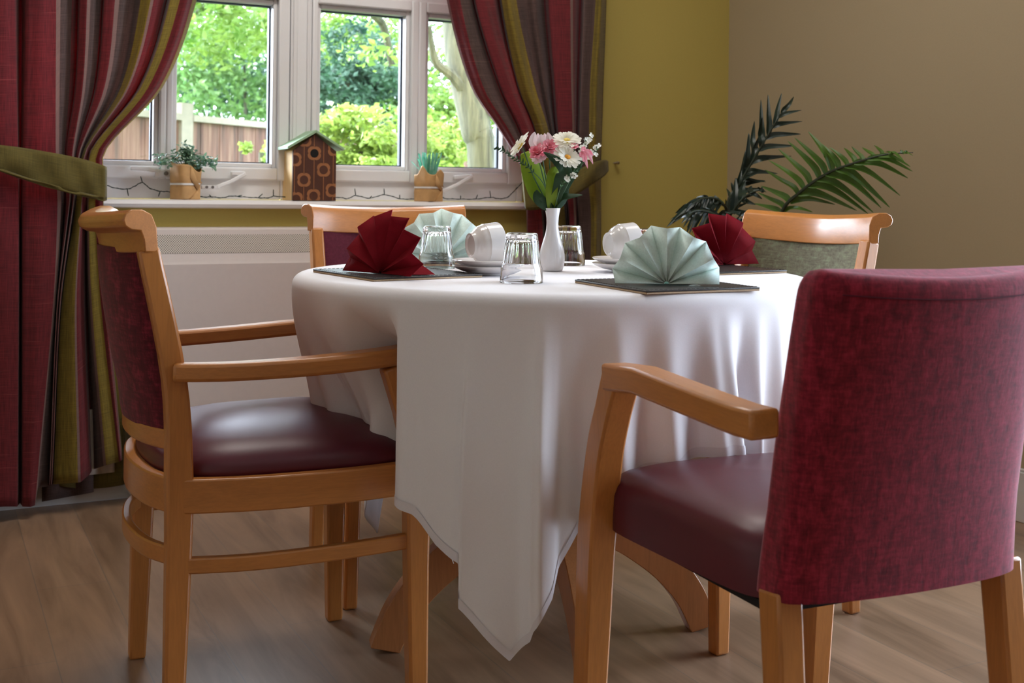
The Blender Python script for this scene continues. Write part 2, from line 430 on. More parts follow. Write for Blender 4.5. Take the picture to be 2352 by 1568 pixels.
for (p0, p1), (q0, q1) in zip(PANES, SASH):
    z0, z1 = .994, 1.500
    f = MB()
    f.box(q0, p0-.014, .070, .145, .940, z1+.05); f.box(p1+.014, q1, .070, .145, .940, z1+.05)
    f.box(p0-.014, p1+.014, .070, .145, .940, z0-.014); f.box(p0-.014, p1+.014, .070, .145, z1+.014, z1+.05)
    so = wall_obj('sash', wz(f), M['pvc'], win, bevel=.005)
    f = MB(); ring(f, p0-.014, p1+.014, z0-.014, z1+.014, .014, .088, .125)
    wall_obj('glazing_bead', wz(f), M['pvc'], so, bevel=.004)
    f = MB(); ring(f, p0-.003, p1+.003, z0-.003, z1+.003, .007, .126, .146)
    wall_obj('spacer_bar', wz(f), M['gasket'], so)
    f = MB(); f.box(p0-.004, p1+.004, .128, .132, z0-.004, z1+.004)
    wall_obj('pane', wz(f), M['pane'], so, flat=True)
for a0, a1 in ((O0+.026, .474), (.594, O1-.026)):
    f = MB(); ring(f, a0, a1, 1.612, OZ1-.05, .05, .07, .145); so = wall_obj('sash', wz(f), M['pvc'], win, bevel=.005)
    f = MB(); f.box(a0+.046, a1-.046, .128, .132, 1.658, OZ1-.096); wall_obj('pane', wz(f), M['pane'], so, flat=True)
# sill board with a rounded nose
mb = MB()
prof = [(.085, .852), (-.025, .852), (-.034, .8555), (-.038, .865), (-.034, .8745), (-.025, .878), (.085, .878)]
mb.section([(O0-.05, 0, 0), (1.36, 0, 0)], [(a, b) for a, b in prof], (0, 0, 1))
for v in mb.v: v.y = -v.y
wall_obj('window_sill', wz(mb), M['sillm'], win)
# casement handles and stays
def lever(u0, v0, u1, v1, um, vm):
    a = wallp(um, vm, -.055); b = wallp(u0, v0, -.04); c = wallp(u1, v1, -.04)
    m = MB(); m.box(a[0]-.02, a[0]+.028, .056, .072, a[1]-.012, a[1]+.012)
    h = wall_obj('casement_handle', wz(m), M['handle'], win, bevel=.003)
    m = MB(); m.bar(smooth_path([(c[0], .05, c[1]), ((b[0]+c[0])/2, .045, (b[1]+c[1])/2+.002), (b[0], .045, b[1])], 4), .012, .012, (0, 0, 1))
    wall_obj('lever', wz(m), M['handle'], h, bevel=.003)
    m = MB(); m.lathe([(0, -.002), (.0065, -.002), (.0065, .003), (0, .003)], 12)
    for v in m.v: v.x, v.y, v.z = a[0]+.012+v.x, .054-v.z, a[1]+v.y
    wall_obj('lock', wz(m), M['screw'], h)
lever(300, 386, 368, 392, 372, 398)
def stay(u0, v0, u1, v1, ub, vb):
    p0 = wallp(u0, v0, -.03); p1 = wallp(u1, v1, -.05); pb = wallp(ub, vb, -.05)
    m = MB(); m.bar([(p0[0]-.045, .035, p0[1]), (p0[0]+.012, .035, p0[1])], .014, .012, (0, 0, 1))
    m.bar([(p0[0], .032, p0[1]), ((p0[0]+p1[0])/2, .04, (p0[1]+p1[1])/2-.003), (p1[0], .05, p1[1])], .012, .01, (0, 1, 0))
    m.bar([(pb[0]-.012, .055, pb[1]), (p1[0], .055, p1[1])], .016, .014, (0, 0, 1))
    h = wall_obj('casement_stay', wz(m), M['handle'], win, bevel=.003)
    for du in (-.03, -.012):
        m = MB(); m.lathe([(0, 0), (.0045, 0), (.0045, .003), (0, .003)], 10)
        for v in m.v: v.x, v.y, v.z = p0[0]+du+v.x, .028-v.z, p0[1]+v.y
        wall_obj('screw', wz(m), M['screw'], h)
stay(497, 430, 564, 399, 540, 398)
stay(1015, 440, 1085, 404, 1050, 408)
# glazed opening in the right wall (beyond the frame)
win2 = struct_root('window_2', (CX0, CY0, KZ0), rw)
f = MB(); ring(f, K0, K1, 0, KZ1-KZ0, .07, .09, .16); f.box((K0+K1)/2-.05, (K0+K1)/2+.05, .09, .16, .07, KZ1-KZ0-.07)
rw_obj('window_frame', f, M['pvc'], win2, bevel=.004)
for a, b in ((K0+.07, (K0+K1)/2-.05), ((K0+K1)/2+.05, K1-.07)):
    f = MB(); f.box(a, b, .12, .124, .07, KZ1-KZ0-.07); rw_obj('pane', f, M['pane'], win2, flat=True)

# ================================================================== radiator cover
rad = thing('radiator_cover', 'white low-surface-temperature radiator casing with perforated top grille under the window', 'radiator', WP(.38, .06, 0), WTH)
RA, RB = -.385, .40
mb = MB()
prof = [(.058, 0.03), (-.06, 0.03), (-.06, .690), (-.055, .700), (-.032, .790), (-.026, .796), (.058, .796)]
vs = [(RA, y, z) for y, z in prof]+[(RB, y, z) for y, z in prof]; k = len(prof)
mb.add(vs, [tuple(range(k)), tuple(range(k, 2*k))[::-1]]+[(i, i+k, (i+1) % k+k, (i+1) % k) for i in range(k)])
obj('casing', mb, M['rad'], rad, world=False, bevel=.003, ang=25)
mb = MB(); mb.box(RA+.03, RB-.03, -.045, .05, 0, .03); obj('plinth', mb, M['skirt'], rad, world=False)
def gz(z): return -.055+(z-.700)/.090*.023-.0012
mb = MB(); mb.grid(lambda a, b: (RA+.012+(RB-RA-.024)*a, gz(.722+.054*b), .722+.054*b), 1, 1, uvfn=lambda a, b: (a*(RB-RA-.024), b*.0585))
obj('grille', mb, M['grille'], rad, world=False, flat=True)

# ================================================================== curtains
CM = [M['c_maroon'], M['c_brown'], M['c_olive'], M['c_light'], M['c_tie']]
CI = {'M': 0, 'B': 1, 'O': 2, 'L': 3}
def cr(vals, xs, x):                     # Catmull-Rom through (xs, vals)
    n = len(xs)
    if x <= xs[0]: return vals[0]
    if x >= xs[-1]: return vals[-1]
    i = max(k for k in range(n-1) if xs[k] <= x)
    t = (x-xs[i])/(xs[i+1]-xs[i])
    m0 = (vals[i+1]-vals[i-1])/(xs[i+1]-xs[i-1])*(xs[i+1]-xs[i]) if i > 0 else vals[1]-vals[0]
    m1 = (vals[i+2]-vals[i])/(xs[i+2]-xs[i])*(xs[i+1]-xs[i]) if i+2 < n else vals[i+1]-vals[i]
    return (2*t**3-3*t**2+1)*vals[i]+(t**3-2*t**2+t)*m0+(-2*t**3+3*t**2)*vals[i+1]+(t**3-t**2)*m1
def curtain(name, parent, knots, rows, nv, vtop, hem, sub=4):
    """knots: (t, colour, us per row, hem v)"""
    mb = MB(); K = len(knots); cols = []
    for k in range(K-1):
        for j in range(sub): cols.append((k, j/sub))
    cols.append((K-2, 1.0))
    uacc = [0]
    def pt(ci, b):
        k, fr = cols[ci]
        A, B_ = knots[k], knots[k+1]
        hv = A[3]+(B_[3]-A[3])*fr
        v = vtop+(hv-vtop)*b
        u = cr(A[2], rows, v)+(cr(B_[2], rows, v)-cr(A[2], rows, v))*fr
        sm = fr*fr*(3-2*fr)
        t = A[0]+(B_[0]-A[0])*sm
        pin = math.exp(-((v-hem)/70.0)**2)
        t = t+(.115-t)*.55*pin
        s, z = wallp(u, v, t)
        return WP(s, t, z)
    n = len(cols)-1
    def fn(a, b): return pt(round(a*n), b)
    mb.grid(fn, n, nv, mfn=lambda i, j: CI[knots[cols[i][0]][1]], uvfn=lambda a, b: (a*1.1, b*2.0))
    return obj(name, mb, CM, parent, ang=180, solid=-.0015)
rowsL = [-330, 0, 200, 345, 410, 480, 700, 1050, 1180]
def R_(t, c, r, hem):                    # r: u at rows 0,200,345,480,700,1050
    top = r[0]+(r[0]-r[1])*.9
    tie = (r[2]+r[3])/2
    return (t, c, [top, r[0], r[1], r[2], tie, r[3], r[4], r[5], r[5]+(r[5]-r[4])*.35], hem)
LK = [
 R_(.10, 'M', (-170,)*6, 1172), R_(.15, 'M', (-120,)*6, 1172), R_(.06, 'M', (-62,)*6, 1170), R_(.15, 'M', (-40,)*6, 1168), R_(.155, 'M', (10,)*6, 1163),
 R_(.145, 'M', (32, 36, 40, 42, 42, 40), 1163), R_(.05, 'M', (47, 47, 47, 47, 47, 46), 1155), R_(.14, 'M', (61, 57, 53, 52, 52, 52), 1163),
 R_(.15, 'M', (95, 92, 90, 92, 88, 74), 1164),
 R_(.14, 'L', (129, 128, 128, 132, 122, 90), 1160), R_(.135, 'B', (139, 137, 136, 140, 126, 93), 1120), R_(.10, 'M', (165, 160, 148, 146, 129, 114), 1116),
 R_(.05, 'M', (178, 171, 150, 149, 130, 115), 1114), R_(.13, 'M', (184, 175, 153, 152, 131, 116), 1112), R_(.145, 'L', (200, 190, 167, 157, 132, 117), 1112),
 R_(.14, 'B', (208, 196, 171, 159, 133, 118), 1112), R_(.10, 'M', (231, 215, 175, 161, 134, 119), 1112), R_(.05, 'M', (235, 217, 176, 162, 135, 119.5), 1112),
 R_(.135, 'M', (240, 222, 178, 164, 136, 120), 1112), R_(.145, 'L', (264, 240, 183, 166, 138, 121), 1112), R_(.14, 'B', (274, 248, 186, 168, 139, 122), 1112),
 R_(.09, 'B', (298, 264, 189, 170, 140, 123), 1112), R_(.09, 'B', (306, 270, 190, 171, 141, 124), 1112), R_(.12, 'O', (323, 278, 192, 173, 142, 125), 1112),
 R_(.15, 'L', (346, 292, 197, 186, 172, 178), 1108), R_(.148, 'M', (353, 297, 199, 188, 176, 184), 1107), R_(.12, 'M', (376, 312, 204, 196, 192, 204), 1090),
 R_(.06, 'B', (383, 317, 206, 198, 200, 212), 1078), R_(.13, 'L', (388, 321, 208, 200, 206, 236), 1070), R_(.148, 'O', (391, 324, 210, 203, 211, 242), 1068),
 R_(.14, 'M', (413, 341, 226, 219, 232, 272), 1060), R_(.15, 'M', (428, 354, 234, 228, 241, 276), 1058), R_(.11, 'O', (442, 367, 240, 236, 248, 280), 1056),
 R_(.06, 'O', (452, 374, 243, 238, 250, 282), 1055)]
cl = thing('curtain', 'striped maroon and olive curtain tied back at the left of the window', 'curtain', WP(-.42, .10, .02), WTH)
curtain('curtain_panel', cl, LK, rowsL, 60, -330, 400)
# turned-up back edge and lining showing under the hem
mb = MB()
def backpt(u0, u1, v0, v1, t):
    def fn(a, b):
        u = u0+(u1-u0)*a; v = v0(a)+(v1(a)-v0(a))*b; tt = t+.012*math.sin(a*9)
        s, z = wallp(u, v, tt); return WP(s, tt, z)
    return fn
mb.grid(backpt(120, 287, lambda a: 960, lambda a: 1112+10*a*(1-a)*4, .045), 16, 6, uvfn=lambda a, b: (a*.2, b*.3))
obj('back_edge', mb, M['c_tie'], cl, ang=180, solid=-.0015)
mb = MB(); mb.grid(backpt(195, 263, lambda a: 940, lambda a: 1092-8*a, .062), 10, 6, uvfn=lambda a, b: (a*.2, b*.3))
obj('lining', mb, M['c_lining'], cl, ang=180, solid=-.0015)
mb = MB(); mb.grid(backpt(96, 215, lambda a: 1000, lambda a: 1152-22*a, .052), 12, 6, uvfn=lambda a, b: (a*.2, b*.3))
obj('inner_fold', mb, M['c_brown'], cl, ang=180, solid=-.0015)
# fabric tieback
def band(name, parent, up, lo, tf, m, n=30):
    mb = MB()
    ux = [p[0] for p in up]; uv_ = [p[1] for p in up]; lx = [p[0] for p in lo]; lv = [p[1] for p in lo]
    par = [i/(len(up)-1) for i in range(len(up))]
    def fn(a, b):
        u = cr(ux, par, a)+(cr(lx, par, a)-cr(ux, par, a))*b
        v = cr(uv_, par, a)+(cr(lv, par, a)-cr(uv_, par, a))*b
        t = tf(a)+.005*math.sin(b*PI)+.004*math.sin(a*17+b*5)+.003*math.sin(a*31-b*4)
        s, z = wallp(u, v, t); return WP(s, t, z)
    mb.grid(fn, n, 8, uvfn=lambda a, b: (a*.5, b*.1))
    return obj(name, mb, m, parent, ang=180, solid=-.003)
tb = thing('curtain_tieback', 'olive fabric tieback around the left curtain', 'tieback', WP(-.30, .17, .93), WTH)
band('band', tb, [(-170, 322), (-60, 328), (30, 336), (100, 347), (160, 358), (205, 369), (238, 380), (246, 384)],
     [(-170, 360), (-60, 372), (30, 403), (100, 425), (160, 442), (205, 453), (237, 459), (246, 458)],
     lambda a: .185-.11*max(0, (a-.86)/.14)**2, M['c_tie'])
band('stitched_hem', tb, [(-170, 354), (-60, 366), (30, 396), (100, 418), (160, 434), (205, 445), (236, 451), (245, 451)],
     [(-170, 362), (-60, 374), (30, 405), (100, 427), (160, 444), (205, 455), (237, 461), (246, 460)],
     lambda a: .187-.11*max(0, (a-.86)/.14)**2, M['c_tie'])
rowsR = [-330, 0, 200, 300, 400, 480, 620, 1050]
def RR(t, c, r, hem=1042):
    return (t, c, [r[0]+(r[0]-r[1])*.9]+list(r), hem)
RK = [
 RR(.07, 'M', (1026, 1082, 1147, 1203, 1209, 1209, 1195)),
 RR(.11, 'M', (1032, 1088, 1151, 1206, 1212, 1212, 1198)), RR(.15, 'B', (1057, 1110, 1170, 1221, 1243, 1246, 1232)), RR(.11, 'M', (1083, 1144, 1191, 1229, 1250, 1252, 1244)),
 RR(.06, 'M', (1086, 1146, 1193, 1230, 1251, 1253, 1246)), RR(.14, 'M', (1092, 1151, 1197, 1232, 1252, 1255, 1248)), RR(.145, 'M', (1110, 1170, 1212, 1240, 1256, 1262, 1260)),
 RR(.11, 'M', (1131, 1185, 1225, 1246, 1262, 1270, 1272)), RR(.055, 'B', (1147, 1188, 1228, 1247, 1264, 1272, 1275)), RR(.12, 'O', (1152, 1192, 1231, 1249, 1266, 1274, 1277)),
 RR(.15, 'O', (1168, 1212, 1246, 1262, 1280, 1286, 1292)), RR(.12, 'B', (1186, 1229, 1260, 1275, 1297, 1300, 1310)), RR(.10, 'B', (1206, 1240, 1265, 1279, 1299, 1302, 1314)),
 RR(.13, 'B', (1226, 1251, 1269, 1284, 1301, 1304, 1318)), RR(.07, 'M', (1249, 1267, 1275, 1290, 1303, 1306, 1322)), RR(.145, 'M', (1262, 1276, 1284, 1296, 1307, 1311, 1327)),
 RR(.15, 'L', (1310, 1312, 1315, 1312, 1318, 1322, 1340)), RR(.145, 'M', (1316, 1317, 1319, 1317, 1322, 1327, 1345)), RR(.07, 'M', (1334, 1327, 1325, 1322, 1324, 1329, 1347)),
 RR(.10, 'L', (1338, 1331, 1328, 1325, 1326, 1331, 1349)), RR(.13, 'B', (1343, 1336, 1332, 1328, 1329, 1334, 1352)), RR(.125, 'O', (1368, 1355, 1353, 1350, 1357, 1358, 1375)),
 RR(.15, 'O', (1379, 1368, 1366, 1363, 1368, 1368, 1383)), RR(.05, 'O', (1393, 1386, 1383, 1380, 1381, 1381, 1392))]
crt = thing('curtain', 'striped maroon and olive curtain tied back at the right of the window', 'curtain', WP(1.45, .10, .02), WTH)
curtain('curtain_panel', crt, RK, rowsR, 60, -330, 430)
tb = thing('curtain_tieback', 'olive fabric tieback around the right curtain, hooked to the wall', 'tieback', WP(1.45, .17, .93), WTH)
band('band', tb, [(1198, 398), (1204, 402), (1235, 412), (1280, 404), (1325, 390), (1360, 374), (1388, 367), (1397, 370)],
     [(1204, 472), (1210, 482), (1240, 480), (1285, 468), (1325, 446), (1360, 424), (1388, 404), (1398, 392)],
     lambda a: .185-.10*max(0, (.14-a)/.14)**2-.16*max(0, (a-.7)/.3)**2, M['c_tie'])
mb = MB()
h = wallp(1409, 374, 0.0)
mb.tube([WP(h[0]-.02, .03, h[1]-.002), WP(h[0]-.008, .034, h[1]), WP(h[0]+.004, .03, h[1]), WP(h[0]+.006, 0, h[1])], [.002, .002, .002, .004], 8)
mb.lathe([(0, -.006), (.006, -.004), (.0075, 0), (.006, .004), (0, .006)], 10, WP(h[0]+.006, .02, h[1]))
o = obj('curtain_hook', mb, M['metal']); origin(o, WP(h[0], 0, h[1])); tag(o, 'small metal wall hook holding the right tieback', 'hook')
# ================================================================== chairs
def armchair(name, label, back_m, seat_m, group):
    """bent-rail dining armchair: local x = facing, y = left"""
    t = thing(name, label, 'chair', group=group)
    W = M['wood']
    for sg in (-1, 1):
        m = MB()                         # rear leg running up into the back post
        pts = smooth_path([(-.205, sg*.203, 0), (-.200, sg*.200, .22), (-.198, sg*.198, .42), (-.208, sg*.198, .60), (-.252, sg*.199, .812)], 5)
        m.bar(pts, [.030, .034, .036, .034, .030], [.030, .038, .044, .038, .034], (1, 0, 0))
        obj('leg', m, W, t, world=False, bevel=.005)
    for sg in (-1, 1):
        m = MB()                         # front leg running up into the curved arm post
        pts = smooth_path([(.203, sg*.247, 0), (.200, sg*.243, .25), (.200, sg*.240, .40), (.196, sg*.240, .455), (.172, sg*.243, .53), (.146, sg*.246, .608)], 5)
        m.bar(pts, [.030, .034, .036, .034, .032, .034], [.032, .040, .046, .044, .032, .032], (1, 0, 0))
        obj('leg', m, W, t, world=False, bevel=.005)
    for sg in (-1, 1):
        m = MB()
        pts = smooth_path([(-.212, sg*.214, .612), (-.12, sg*.236, .612), (0, sg*.250, .616), (.10, sg*.252, .622), (.178, sg*.240, .627)], 6)
        m.bar(pts, [.026, .034, .042, .046, .046], .030, (0, 0, 1)); obj('armrest', m, M['wood_x'], t, world=False, bevel=.006)
    # seat frame: side rails, front rail, bowed back rail
    for sg in (-1, 1):
        m = MB(); m.bar(smooth_path([(-.20, sg*.203, .408), (-.07, sg*.232, .408), (.08, sg*.246, .410), (.196, sg*.240, .412)], 5), .022, .056, (0, 0, 1))
        obj('side_rail', m, M['wood_x'], t, world=False, bevel=.003)
    m = MB(); m.bar([(.196, -.24, .412), (.207, -.1, .412), (.207, .1, .412), (.196, .24, .412)], .022, .056, (0, 0, 1)); obj('front_rail', m, M['wood_y'], t, world=False, bevel=.003)
    m = MB(); m.bar(smooth_path([(-.20, -.20, .408), (-.232, -.12, .408), (-.245, 0, .408), (-.232, .12, .408), (-.20, .20, .408)], 5), .02, .058, (0, 0, 1))
    obj('back_rail', m, M['wood_y'], t, world=False, bevel=.003)
    # padded seat, rounded at the back
    def seat_out(a):
        ca, sa = math.cos(a), math.sin(a)
        n = 5.0; q = (abs(ca)**n+abs(sa)**n)**(-1/n)
        x, y = ca*q, sa*q
        wy = .229+.016*x if x > -.2 else .229+.016*x
        X = .012+.205*x if x > 0 else .012+.215*x
        if x < 0: X -= .030*(1-(y/1.0)**2)*(-x)
        return X, y*wy
    m = MB()
    rows = [(0, .507), (.3, .505), (.55, .499), (.75, .488), (.88, .476), (.96, .461), (1.0, .446), (.995, .436), (.97, .430)]
    n = 56
    vs = []; fs = []
    for q, z in rows:
        for i in range(n):
            X, Y = seat_out(2*PI*i/n); vs.append((.0+(X-.0)*max(q, .001), Y*max(q, .001), z-.004*(1-q)*0))
    for j in range(len(rows)-1):
        for i in range(n): fs.append((j*n+i, j*n+(i+1) % n, (j+1)*n+(i+1) % n, (j+1)*n+i))
    m.add(vs, fs); obj('seat', m, seat_m, t, world=False, ang=60)
    # stretchers
    for sg in (-1, 1):
        m = MB(); m.bar(smooth_path([(-.20, sg*.205, .295), (-.08, sg*.226, .293), (.06, sg*.240, .297), (.20, sg*.243, .303)], 5), .017, .026, (0, 0, 1))
        obj('stretcher', m, M['wood_x'], t, world=False, bevel=.003)
    m = MB(); m.bar(smooth_path([(-.203, -.2, .31), (-.236, -.12, .308), (-.25, 0, .308), (-.236, .12, .308), (-.203, .2, .31)], 5), .015, .03, (0, 0, 1))
    obj('stretcher', m, M['wood_y'], t, world=False, bevel=.003)
    # lower back rail, upholstered back panel, scrolled top rail
    m = MB(); m.bar(smooth_path([(-.205, -.19, .497), (-.238, -.11, .497), (-.25, 0, .497), (-.238, .11, .497), (-.205, .19, .497)], 5), .018, .032, (0, 0, 1))
    obj('lower_rail', m, M['wood_y'], t, world=False, bevel=.003)
    def back(a, b):
        # closed loop: front face then back face
        if a < .5: y = -1+4*a; side = 1
        else: y = 1-4*(a-.5); side = -1
        z = .510+.300*b
        zc = -.206-.044*max(0, (z-.56)/.25)
        bow = .045*(1-y*y)
        edge = max(0, 1-y**6)
        th = (.012 if side > 0 else .020)*edge**.5*(.35+.65*math.sin(PI*min(1, max(0, b*.96+.02)))**.45)
        return (zc-bow+side*th, y*.186, z)
    m = MB(); m.grid(back, 48, 16, wrap=True)
    o = len(m.v); obj('backrest', m, back_m, t, world=False, ang=75)
    m = MB()
    prof = [(-.010, 0), (.013, 0), (.015, .020), (.020, .034), (.036, .036), (.046, .042), (.049, .052), (.045, .062), (.034, .068), (.016, .068), (.000, .060), (-.008, .040)]
    pts = smooth_path([(-.246, .216, .807), (-.272, .13, .802), (-.290, 0, .798), (-.272, -.13, .802), (-.246, -.216, .807)], 6)
    m.section(pts, prof, (0, 0, 1)); obj('top_rail', m, M['wood_y'], t, world=False, bevel=.002, ang=32)
    return t
CH_A = math.radians(25.4)
g = 'open-arm dining chairs at the round table'
cA = armchair('dining_armchair', 'beech armchair left of the table, seen from behind, with shiny maroon leather seat', M['maroon_velvet'], M['leather'], g)
cB = dup(cA, (-.21, 2.854, 0), -math.radians(64.4), 'beech armchair behind the table below the window sill, maroon back panel facing forward', g)
cC = dup(cA, (.475, 2.65, 0), PI+math.radians(29.7), 'beech armchair with sage green upholstered back, beyond the table in front of the palm', g)
cA.location = (-.445, 2.185, 0); cA.rotation_euler = (0, 0, CH_A)
for c, bm, sm in ((cB, M['maroon_cloth'], M['leather']), (cC, M['green_velvet'], M['leather_olive'])):
    for ch in c.children:
        b = ch.name.split('.')[0]
        if b in ('backrest', 'seat'):
            ch.data = ch.data.copy(); ch.data.materials[0] = bm if b == 'backrest' else sm
for c, lb in ((cA, 'dark maroon velvet backrest'), (cB, 'plain maroon fabric backrest'), (cC, 'sage green velvet backrest')):
    for ch in c.children:
        if ch.name.split('.')[0] == 'backrest': ch['label'] = lb
        if ch.name.split('.')[0] == 'seat' and c is not cC: ch['label'] = 'shiny maroon leather seat'
# foreground chair: fully upholstered back, open square arms
tB = thing('upholstered_armchair', 'armchair with tall fully upholstered red chenille back turned to the viewer, in the right foreground', 'chair', (.4125, 1.680, 0), math.atan2(.914, -.405), 'open-arm dining chairs at the round table')
def lp(name, m, mat, **k): return obj(name, m, mat, tB, world=False, **k)
for sg in (-1, 1):
    m = MB(); m.bar(smooth_path([(-.245, sg*.178, 0), (-.222, sg*.180, .22), (-.200, sg*.178, .432)], 4), [.032, .036, .037], [.032, .038, .042], (1, 0, 0)); lp('leg', m, M['wood'], bevel=.004)
for sg in (-1, 1):
    m = MB(); m.bar(smooth_path([(.232, sg*.212, 0), (.217, sg*.212, .25), (.206, sg*.212, .40), (.182, sg*.214, .52), (.150, sg*.218, .590), (.122, sg*.219, .650)], 5), [.036, .042, .045, .044, .043, .043], [.036, .044, .046, .042, .040, .046], (1, 0, 0)); lp('leg', m, M['wood'], bevel=.004)
for sg in (-1, 1):
    m = MB(); m.bar([(.146, sg*.219, .641), (.05, sg*.224, .650), (-.13, sg*.229, .643), (-.200, sg*.231, .641), (-.236, sg*.228, .641)], .044, [.040, .037, .036, .036, .036], (0, 0, 1)); lp('armrest', m, M['wood_x'], bevel=.005)
def rbox(x0, x1, hw0, hw1, rows, n=72, p=7.0, bow0=0, bow1=0):
    vs = []; fs = []
    for q, z, dx in rows:
        for i in range(n):
            a = 2*PI*i/n; ca, sa = math.cos(a), math.sin(a); k = (abs(ca)**p+abs(sa)**p)**(-1/p); x, y = ca*k, sa*k
            hw = hw0+(hw1-hw0)*(x+1)/2
            X = x0+(x1-x0)*(x*q+1)/2
            X += (bow1*max(0, x*q)+bow0*max(0, -x*q))*(1-y*y)
            vs.append((X+dx, y*hw*q, z))
    for j in range(len(rows)-1):
        for i in range(n): fs.append((j*n+i, j*n+(i+1) % n, (j+1)*n+(i+1) % n, (j+1)*n+i))
    m = MB(); m.add(vs, fs); return m
m = rbox(-.175, .232, .185, .207, [(.001, .509, 0), (.3, .508, 0), (.6, .503, 0), (.8, .494, 0), (.92, .484, 0), (.98, .472, 0), (1, .458, 0), (1, .42, 0), (.995, .404, 0), (.95, .402, 0), (.001, .402, 0)], bow1=.012)
lp('seat', m, M['leather'], ang=60)
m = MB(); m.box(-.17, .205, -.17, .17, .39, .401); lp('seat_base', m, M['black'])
# back: closed shell, slightly bowed, wider at the foot
def bk(a, b):
    ang = 2*PI*a; p = 5.0; ca, sa = math.cos(ang), math.sin(ang); k = (abs(ca)**p+abs(sa)**p)**(-1/p); x, y = ca*k, sa*k
    bb = b
    z = .424+.411*bb
    rnd = 1.0
    if b > .90: e = (b-.90)/.10; rnd = math.sqrt(max(0, 1-e*e*.985))
    if b < .04: rnd = .93+.07*b/.04
    hw = .196-.006*min(1, bb/.25)+.001*bb
    if y < 0: hw *= .925
    th = (.042-.010*bb)*(rnd if b > .9 else 1)
    lean = -.185-.080*bb**1.1
    X = lean+x*th-.030*(1-y*y)*(.5+.5*bb)-.012*(1-bb)**3
    zz = z-.010*max(0, (b-.9)/.1)*(1-rnd)-.012*bb*(1-(y*.9)**2)
    return (X, y*hw*(1-.10*(1-rnd)*(1 if b > .5 else .5)), zz)
m = MB(); m.grid(bk, 96, 48, wrap=True)
top = [bk(i/96, 1.0) for i in range(96)]; cxm = sum((Vector(q) for q in top), Vector())/96
o0 = m.add(top+[cxm+Vector((0, 0, .002))], [(i, (i+1) % 96, 96) for i in range(96)])
bot = [bk(i/96, 0) for i in range(96)]; m.add(bot, [tuple(range(96))[::-1]])
bo = lp('backrest', m, M['chenille'], ang=60)
m = MB(); pts = [Vector(bk(.375+.25*i/40, .915))+Vector((-.0008, 0, 0)) for i in range(41)]; m.tube(pts, .0009, 6)
sm = obj('seam', m, M['maroon_cloth'], bo, world=False)

# ================================================================== table and cloth
TC = Vector((.083, 2.349, 0)); TR = .512; TZ = .750
tbl = thing('round_table', 'round wooden pedestal table with four arched beech legs under the white cloth', 'table', (TC.x, TC.y, 0), math.radians(12.2))
m = MB(); m.lathe([(0, .722), (.495, .722), (.502, .728), (.502, .740), (.495, .745), (0, .745)], 64); obj('tabletop', m, M['table_wood'], tbl, world=False, ang=30)
m = MB(); m.box(-.045, .045, -.045, .045, .17, .722); obj('pedestal', m, M['table_wood'], tbl, world=False, bevel=.006)
m = MB(); m.bar([(-.30, 0, .705), (.30, 0, .705)], .06, .034, (0, 0, 1)); m.bar([(0, -.30, .705), (0, .30, .705)], .06, .034, (0, 0, 1)); obj('top_bearer', m, M['table_wood'], tbl, world=False)
for k in range(4):
    a = k*PI/2
    pts = smooth_path([(.03, 0, .275), (.10, 0, .245), (.17, 0, .205), (.245, 0, .145), (.30, 0, .078), (.335, 0, .002)], 6)
    m2 = MB(); m2.bar(pts, [.10, .09, .078, .070, .064, .058], .042, (0, 1, 0))
    for v in m2.v: v.z = max(v.z, 0.0)
    m2.v = [Vector((v.x*math.cos(a)-v.y*math.sin(a), v.x*math.sin(a)+v.y*math.cos(a), v.z)) for v in m2.v]
    obj('leg', m2, M['table_wood'], tbl, world=False, bevel=.004)
tbl.location = (.083, 2.40, 0)
for ch in tbl.children:                  # the top stays centred under the cloth
    if ch.name.split('.')[0] == 'tabletop': ch.location = (.0, 0, 0)
HEM = [  # angle, radius at hem, z at hem
 (-180, .455, .478), (-170, .452, .480), (-160, .445, .484), (-150, .415, .474), (-140, .386, .464), (-131, .372, .43), (-125.5, .40, .395), (-121, .505, .402), (-117, .525, .392), (-112, .520, .352),
 (-107.4, .512, .328), (-106.5, .538, .266), (-103, .540, .232), (-98.3, .538, .186), (-95.0, .534, .222), (-94.3, .526, .240), (-91.4, .528, .285), (-90.4, .520, .328), (-86.5, .516, .384), (-82, .516, .425), (-78, .520, .462), (-70, .524, .480), (-65, .528, .490), (-60, .532, .496),
 (-57, .528, .492), (-54, .490, .478), (-50, .505, .455), (-40, .50, .432), (-30, .49, .425), (-20, .47, .42), (-13, .42, .41), (-7, .345, .40), (0, .335, .38), (12, .36, .45), (30, .37, .515), (50, .38, .515), (66, .40, .49), (75, .415, .44), (86, .46, .36),
 (96, .46, .42), (108, .42, .50), (125, .37, .515), (140, .39, .45), (149, .40, .41), (151, .403, .26), (153.5, .408, .172), (160, .408, .222), (166, .40, .275), (170, .42, .44), (180, .455, .478)]
FOLDS = [(-119.6, .010, 2.2), (-108, .014, 3), (-93.6, .024, 2.0), (-100, .006, 3), (-80.5, .024, 2.2), (-71, .020, 2.4), (-62, .016, 1.8), (-58.2, .022, 1.9), (-50, .012, 1.8), (-43, .018, 2.2), (-34, .014, 2), (-25, .014, 2.4), (-141, .024, 3.2), (-151, -.014, 4), (-168, .012, 4), (-86.5, -.008, 2), (-75.5, -.010, 2.2), (-66, -.008, 2.2), (-54, -.010, 1.6)]
ha = [h[0] for h in HEM]
